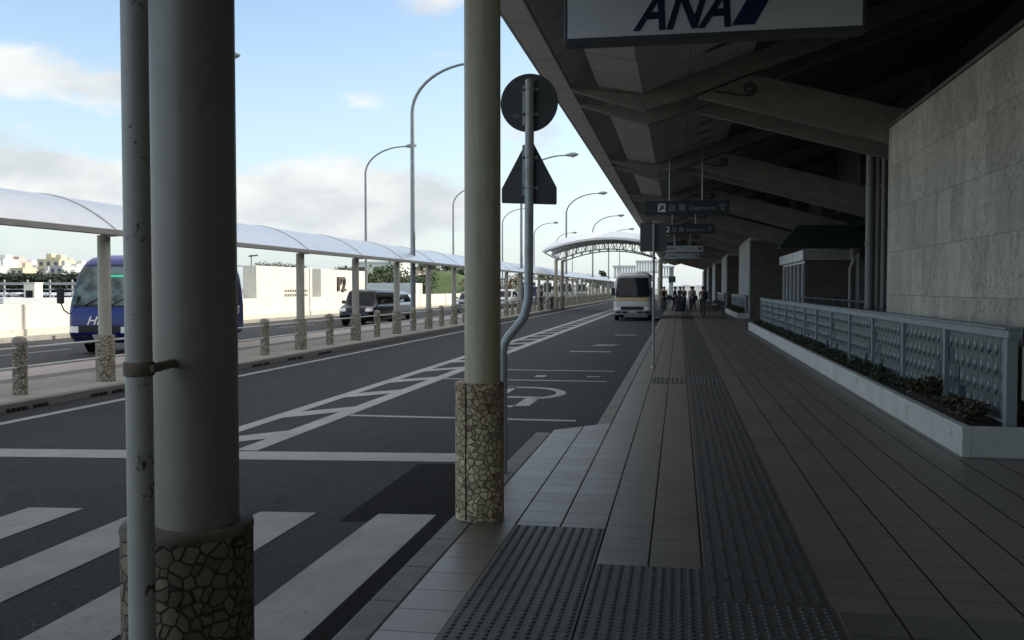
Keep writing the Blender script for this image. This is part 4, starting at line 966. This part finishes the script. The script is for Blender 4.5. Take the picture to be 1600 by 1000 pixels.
c_w = mat('town_white', (.66,.66,.64), .8, .1, .3); c_p = mat('town_pinkish', (.50,.40,.36), .8, .15, .3); c_y = mat('town_yellow', (.58,.52,.36), .8, .1, .3); c_g = mat('town_grey', (.45,.46,.46), .8, .1, .3)
block(2,330,9,9,13.4,c_w,'white town house at the left picture edge above the treeline',fl=4); block(23,345,9.5,9,13.2,c_p,'pinkish apartment house with white tower above the treeline',fl=4,tower=-2)
block(52,340,8,8,9.8,c_w,'low white house between the pinkish and the yellow houses',fl=3); block(88,335,9.5,9,13.4,c_y,'pale yellow apartment house above the treeline beside the blue minibus',fl=4,tower=-2); block(112,325,9,8,9.6,c_w,'white flat-roofed house right of the yellow one',fl=3); block(72,322,6,8,8.6,c_g,'grey house low behind the treeline, below the yellow one',fl=3)
for i,(u,Y,w,h,m) in enumerate(((-14,300,8,10.4,c_g),(37,300,5,9.3,c_y),(45,360,7,12.2,c_w),(62,365,6,11.6,c_p),(79,372,7,14.6,c_w),(98,300,5,10.0,c_g),(104,368,7,13.2,c_y),(122,372,8,12.2,c_w))):
    block(u,Y,w,7,h,m,['grey house at the left picture edge behind the treeline','small yellowish house just right of the pinkish apartment house','white house rising behind the low yellowish house','pinkish house between the white ones left of the yellow apartments','tall white house behind the yellow apartments','small grey house in front of the yellow apartments, on the right','yellowish house behind the small grey one','white house hidden behind the blue minibus roof edge'][i],fl=3)
# hill, trees, houses behind the P2 block
HM = mat('hill_grass', (.075,.115,.035), .95, .4, .25, .6, 2, dirt=.25, dcol=(.16,.09,.06), dscale=.09)
b = MB(); g = []
hx, hy = ax(697,175), 175
for j in range(25):
    row = []
    for i in range(37):
        x = -30+i*70/36; y = -22+j*44/24
        h = 5.0*math.exp(-((x+2)/7.5)**2-(y/9)**2)+2.6*math.exp(-((x-9)/9)**2-(y/10)**2)+1.6*math.exp(-((x-28)/12)**2-(y/10)**2)+1.2*math.exp(-((x+15)/9)**2-(y/9)**2)
        row.append((hx+x, hy+y, -1.0+h+.25*random.random()*(h>.3)))
    g.append(row)
b.grid(g); struct(b.build('hill', HM))
T2 = [tree('tree', (0,0,0), 2.6, 5.2, LF2, 'green bushy tree behind the cream wall near the P2 block', 'trees behind the cream wall', 51+i, 1000, .42, .16) for i in range(2)]
T3 = tree('tree', (0,0,0), 2.4, 4.4, LF3, 'rusty brown tree behind the far shelter posts', 'rusty trees behind the shelter', 61, 900, .4, .16)
f2 = [True,True]
for i,(u,Y,sc) in enumerate(((565,120,.9),(585,112,1.0),(606,118,1.05),(622,125,.95),(640,110,.75),(655,125,1.0),(548,130,1.0),(530,128,.9),(668,178,.9),(684,180,.8),(702,182,.9),(720,178,.8),(812,190,.95),(838,200,1.1),(858,210,1.1),(905,235,1.0),(922,245,1.1))):
    q = i%2; c = T2[q] if f2[q] else dup(T2[q]); f2[q] = False
    c.location = (ax(u,Y), Y, -1.0 if not 660<u<725 else 2.4); c.scale = (sc,sc,sc); c.rotation_euler = (0,0,i)
f3 = True
for i,(u,Y,sc) in enumerate(((735,165,.9),(760,170,.9),(790,172,1.0),(822,185,.9),(888,230,1.1),(870,225,1.0))):
    c = T3 if f3 else dup(T3); f3 = False; c.location = (ax(u,Y),Y,-.9); c.scale = (sc,sc,sc); c.rotation_euler = (0,0,i*2)
block(600,190,9,9,7.6,c_w,'white two-storey house behind the trees right of the P2 block',fl=2); block(632,200,9,9,6.6,c_p,'pinkish roofed house behind the tall near lamp',fl=2)
cb_ = thing('container_cabin', (ax(612,84),84,-.9), 'pale grey site cabin standing behind the wall over the black car roof', 'cabin')
b = MB(); b.box(-2.6,2.6,-1.2,1.2,0,2.95); b.build('cabin_wall', mat('cabin_pale_grey', (.50,.56,.56), .6, .1), cb_, .03); b = MB(); b.box(.2,.3,-1.215,-1.202,.8,2.2); b.build('door_edge', M_SFR, cb_)
b = MB(); b.box(2.605,2.63,-1.1,1.1,.2,2.9); b.build('end_panel', M_WALLW, cb_)
CT = [tree('conifer_tree', (0,0,0), 1.5, 6.5, LF1, 'thin dark tree far beyond the end of the shelter roof', 'thin trees beyond the shelter', 81, 900, .55, .2)]
f4 = True
for u,Y,sc in ((934,300,1.0),(943,300,1.25),(951,310,1.0),(957,305,.9)):
    c = CT[0] if f4 else dup(CT[0]); f4 = False; c.location = (ax(u,Y),Y,-.9); c.scale = (sc,sc,sc)
# colonnaded gateway far down the road
gw = thing('gateway', (ax(1006,230),230,-.9), 'pale colonnaded gateway building far down the road behind the white minibus', 'gateway')
def colrow(b, x0, x1, z0, z1, n):
    for i in range(n):
        x = x0+(i+.5)*(x1-x0)/n; b.box(x-.2,x+.2,-.5,.5,z0,z1)
GWM = mat('gateway_white', (.55,.57,.58), .8, .1, .5)
for x0,x1,z1,z2,nn in ((-7.3,-1.9,5.6,7.4,8),(-1.85,3.9,6.8,8.6,9),(3.95,7.3,5.6,7.3,5)):
    b = MB(); b.box(x0-.15,x1+.0,-.8,.8,z2,z2+.55); b.box(x0,x1,-.6,.6,z1-.75,z1-.2); colrow(b, x0, x1, z1-.199, z2-.001, nn); b.build('colonnade', GWM, gw)
b = MB()
for x in (-6.9,-2.3,3.6,6.7): b.box(x-.35,x+.35,-.5,.5,0,5.0)
b.build('pier', GWM, gw); b = MB(); b.box(-7.2,-1.9,-.3,.3,3.0,3.3); b.build('crossbar', GWM, gw)
sb = thing('overhead_board', (ax(1050,150),150,-.12), 'small dark board on a post beyond the waiting travellers', 'sign')
b = MB(); b.box(-.55,.55,0,.1,2.6,3.55); b.build('board', M_SFR, sb); b = MB(); b.box(-.45,.2,.12,.5,0,5.0); b.build('post', GWM, sb)
WAPALE = mat('pale_far_render', (.74,.76,.77), .8, .1, .3); rnd = random.Random(5)
for i,(u,h) in enumerate(((1062,3.2),(1072,3.8),(1082,3.0),(1092,3.6),(1052,3.0))):
    block(u,262+5*i,1.7+.2*i,3,h*.4+1.5,c_w if i%2 else WAPALE,['low pale house beyond the travellers, behind the second figure','low white house beyond the travellers, behind the suitcase','low grey house beyond the travellers, left of the capped figure','low white house beyond the travellers, right of the capped figure','low pale house beyond the dark board post'][i],fl=0)

# ------------------------------------------------------------------ people, bags, benches
def skinned(name, verts, edges, radii, m, parent, sub=1):
    me = bpy.data.meshes.new(name); me.from_pydata(verts, edges, []); me.materials.append(m)
    o = bpy.data.objects.new(name, me); COL.objects.link(o); o.parent = parent
    sk_ = o.modifiers.new('skin','SKIN'); sk_.use_smooth_shade = True
    lay = me.skin_vertices[0].data if me.skin_vertices else None
    if lay is None:
        bm = bmesh.new(); bm.from_mesh(me); bm.verts.layers.skin.verify(); bm.to_mesh(me); bm.free(); lay = me.skin_vertices[0].data
    for i,r in enumerate(radii): lay[i].radius = (r,r) if not isinstance(r,tuple) else r
    lay[0].use_root = True
    if sub: ss = o.modifiers.new('sub','SUBSURF'); ss.levels = sub; ss.render_levels = sub
    return o
def person(x, y, rz, label, shirt, trous, lean=0.0, arm=(0,0), sit=False, h=1.68, hair=.10, stride=.08, hat=None):
    t = thing('person', (x,y,0), label, 'person', None, rz); k = h/1.70
    V = []; E_ = []; Rr = []
    def v(p, r, par=None):
        V.append(tuple(c*k for c in p)); Rr.append(r*k if not isinstance(r,tuple) else tuple(q*k for q in r)); i = len(V)-1
        if par is not None: E_.append((par,i))
        return i
    dz = -.42 if sit else 0
    pel = v((0,0,.93+dz), (.125,.10)); sp = v((0,-lean*.3,1.12+dz), (.115,.09), pel); ch = v((0,-lean*.7,1.33+dz), (.13,.10), sp); nk = v((0,-lean,1.475+dz), .052, ch)
    hb = v((0,-lean-.02,1.54+dz), .072, nk); hm = v((0,-lean-.03,1.60+dz), .088, hb); ht = v((0,-lean-.02,1.66+dz), .065, hm); nose = v((0,-lean-.115,1.585+dz), .014, hm)
    J = {}
    for s_ in (-1,1):
        sh_ = v((s_*.175,-lean*.9,1.405+dz), .052, ch); q = arm[0 if s_<0 else 1]
        el = (s_*.212,-lean*.8-.10*q,1.14+dz+.03*q); e = v(el, .040, sh_); wp = (s_*(.24-.06*q),-lean*.8-.34*q+.02,.90+dz+.26*q); w = v(wp, .028, e); hd = v((wp[0],wp[1]-.03-.03*q,wp[2]-.07+.04*q), .034, w)
        for f in range(5): v((wp[0]+(f-2)*.016,wp[1]-.045-.06*q-(.0 if f else .02),wp[2]-.15+.07*q+(.05 if f==0 else .006*abs(f-2))), .0085, hd)
        hp = v((s_*.095,0,.88+dz), .082, pel)
        if sit: kn = v((s_*.11,-.42,.50), .058, hp); an_ = v((s_*.11,-.44,.09), .040, kn)
        else: kn = v((s_*.10,-.03-s_*stride*.5,.50), .056, hp); an_ = v((s_*.10,s_*-stride+.03,.09), .038, kn)
        to = v((V[an_][0]/k, V[an_][1]/k-.15, .035), .032, an_); J[s_] = (sh_,e,w,hp,kn,an_,to)
    skinned('body', V, E_, Rr, M_SKIN, t)
    def sub(name, idx, edges, grow, m):
        mp_ = {i:n for n,i in enumerate(idx)}
        skinned(name, [V[i] for i in idx], [(mp_[a],mp_[c]) for a,c in edges], [tuple(q*grow for q in Rr[i]) if isinstance(Rr[i],tuple) else Rr[i]*grow for i in idx], m, t)
    sub('shirt', [pel,sp,ch,J[-1][0],J[-1][1],J[1][0],J[1][1]], [(pel,sp),(sp,ch),(ch,J[-1][0]),(J[-1][0],J[-1][1]),(ch,J[1][0]),(J[1][0],J[1][1])], 1.2, shirt)
    sub('trousers', [pel]+[i for s_ in (-1,1) for i in J[s_][3:6]], [(pel,J[s_][3]) for s_ in (-1,1)]+[(J[s_][a],J[s_][a+1]) for s_ in (-1,1) for a in (3,4)], 1.22, trous)
    sub('shoes', [J[-1][5],J[-1][6]], [(J[-1][5],J[-1][6])], 1.25, M_BLKT); sub('shoes', [J[1][5],J[1][6]], [(J[1][5],J[1][6])], 1.25, M_BLKT)
    b = MB(); c = Vector(V[hm]); n = 14; g = []
    for j in range(8):
        ph = -.35+j/7*(math.pi/2+.35); row = []
        for i in range(n+1):
            a = i/n*2*math.pi; bk = 1+.12*max(0,math.sin(a))
            zz = c.z+.02*k+.115*k*math.sin(ph); 
            if math.sin(a) < -.5 and ph < .35: zz = max(zz, c.z+.06*k)
            row.append((c.x+.100*k*math.cos(ph)*math.cos(a)*bk, c.y+.015+.108*k*math.cos(ph)*math.sin(a)*bk, zz))
        g.append(row)
    b.grid(g); b.build('hair', M_HAIR, t)
    if hat:
        b = MB(); b.lathe([(.17*k,c.z+.06*k),(.17*k,c.z+.075*k),(.105*k,c.z+.08*k),(.10*k,c.z+.15*k),(.05*k,c.z+.165*k)], 16, 0, c.y); b.build('hat', hat, t)
    return t
D1 = flat('dark_jacket', (.02,.02,.024), .8); D2 = flat('charcoal_cloth', (.035,.035,.04), .8); G1 = flat('grey_shirt', (.07,.07,.07), .8); G2 = flat('pale_grey_shirt', (.15,.15,.145), .8); J1 = flat('dark_jeans', (.025,.03,.045), .8); K1 = flat('khaki_trousers', (.12,.10,.08), .8); WS = flat('white_shirt', (.7,.7,.7), .7)
person(-1.05,68.0,R(20),'person in dark clothes at the kerb, half hidden by the canopy columns',D1,D2)
person(-.98+.35*0-.05,66.2,R(-70),'person in a dark jacket leaning forward, leftmost in the waiting group',D1,J1,.18,(.6,.4))
person(-.32,66.5,R(75),'person in black turned towards the leaning one, second in the group',D2,D1,.05,(.5,.6))
person(.33,67.0,R(-20),'person with black hair standing behind the dark suitcase trolley',G1,J1,.04,(.8,.5))
person(.84,65.5,R(160),'person in a grey shirt and wide hat wearing a shoulder bag, second from the right',G2,D2,.0,(.2,.3),hat=flat('straw_hat', (.3,.27,.2), .9))
person(1.36,55.6,R(172),'person in a pale grey shirt carrying a black backpack, rightmost beside the bench',G2,J1,.06,(.3,.6))
person(.05,70.0,R(40),'person in black standing behind the leaning one and the suitcases',D1,J1,.05,(.4,.2))
person(1.02,68.5,R(-140),'person in charcoal clothes standing between the hatted one and the bench',D2,D1,.03,(.2,.5))
person(-8.85,66.0,R(100),'person in a white shirt and dark trousers standing by the far canopy column',WS,D1)
person(-9.3,64.0,R(-60),'person in dark clothes left of the far canopy columns',D1,D2)
def bag(name, x, y, z, w, d, h, m, label, cat, handle=True):
    t = thing(name, (x,y,z), label, cat)
    b = MB(); b.box(-w/2,w/2,-d/2,d/2,.03,h); b.build('bag_body', m, t, min(w,d,h)*.22)
    b = MB(); b.box(-w*.36,w*.36,-d/2-.05,-d/2+.0,h*.15,h*.5); b.build('pocket', m, t, .02)
    b = MB(); b.tube([(-w*.2,0,h-.01),(-w*.18,0,h+.10),(w*.18,0,h+.10),(w*.2,0,h-.01)], .014, 6); b.build('handle', M_BLKT, t)
    if name == 'suitcase':
        for sx_ in (-1,1): b = MB(); b.tube([(sx_*w*.36-.02,-d*.3,.03),(sx_*w*.36+.02,-d*.3,.03)], .03, 8); b.build('wheel', M_BLACK, t)
    return t
bag('suitcase', .08, 65.0, 0, .62, .40, .85, D1, 'big dark suitcase in front of the black-haired traveller', 'suitcase'); bag('suitcase', -.05, 66.0, 0, .5, .35, 1.1, D2, 'tall charcoal suitcase stacked behind the big dark one', 'suitcase')
bag('shoulder_bag', 1.10, 65.45, .72, .30, .20, .36, D1, 'dark shoulder bag at the hip of the hatted traveller', 'bag'); bag('backpack', 1.50, 55.35, .93, .32, .22, .48, D1, 'black backpack worn by the rightmost traveller', 'backpack'); bag('travel_bag', 1.95, 50.6, .44, .45, .28, .28, D2, 'dark travel bag lying on the bench', 'bag')
bag('travel_bag', -.66, 66.1, .75, .35, .22, .34, D1, 'dark bag held between the two leftmost travellers', 'bag')
def bench(x, y, label):
    t = thing('bench', (x,y,0), label, 'bench', None, 0)
    b = MB()
    for i in range(4): b.box(-.62,.62,-.22+i*.12,-.13+i*.12,.41,.445)
    b.build('seat', mat('bench_wood', (.06,.045,.035), .6), t, .006)
    b = MB()
    for i in range(3): b.box(-.62,.62,.25+.025*i,.28+.025*i,.52+i*.13,.62+i*.13)
    b.build('backrest', bpy.data.materials['bench_wood'], t, .006)
    for sx_ in (-.5,.5):
        b = MB(); b.tube([(sx_*1.05,-.25,0),(sx_,-.18,.40)], .03, 8); b.tube([(sx_*1.05,.30,0),(sx_,.24,.41),(sx_,.34,.86)], .03, 8); b.tube([(sx_,-.2,.40),(sx_,.24,.40)], .025, 8); b.build('leg', M_DARKM, t)
bench(1.75, 49.6, 'dark slatted bench on the walkway beside the second planter')
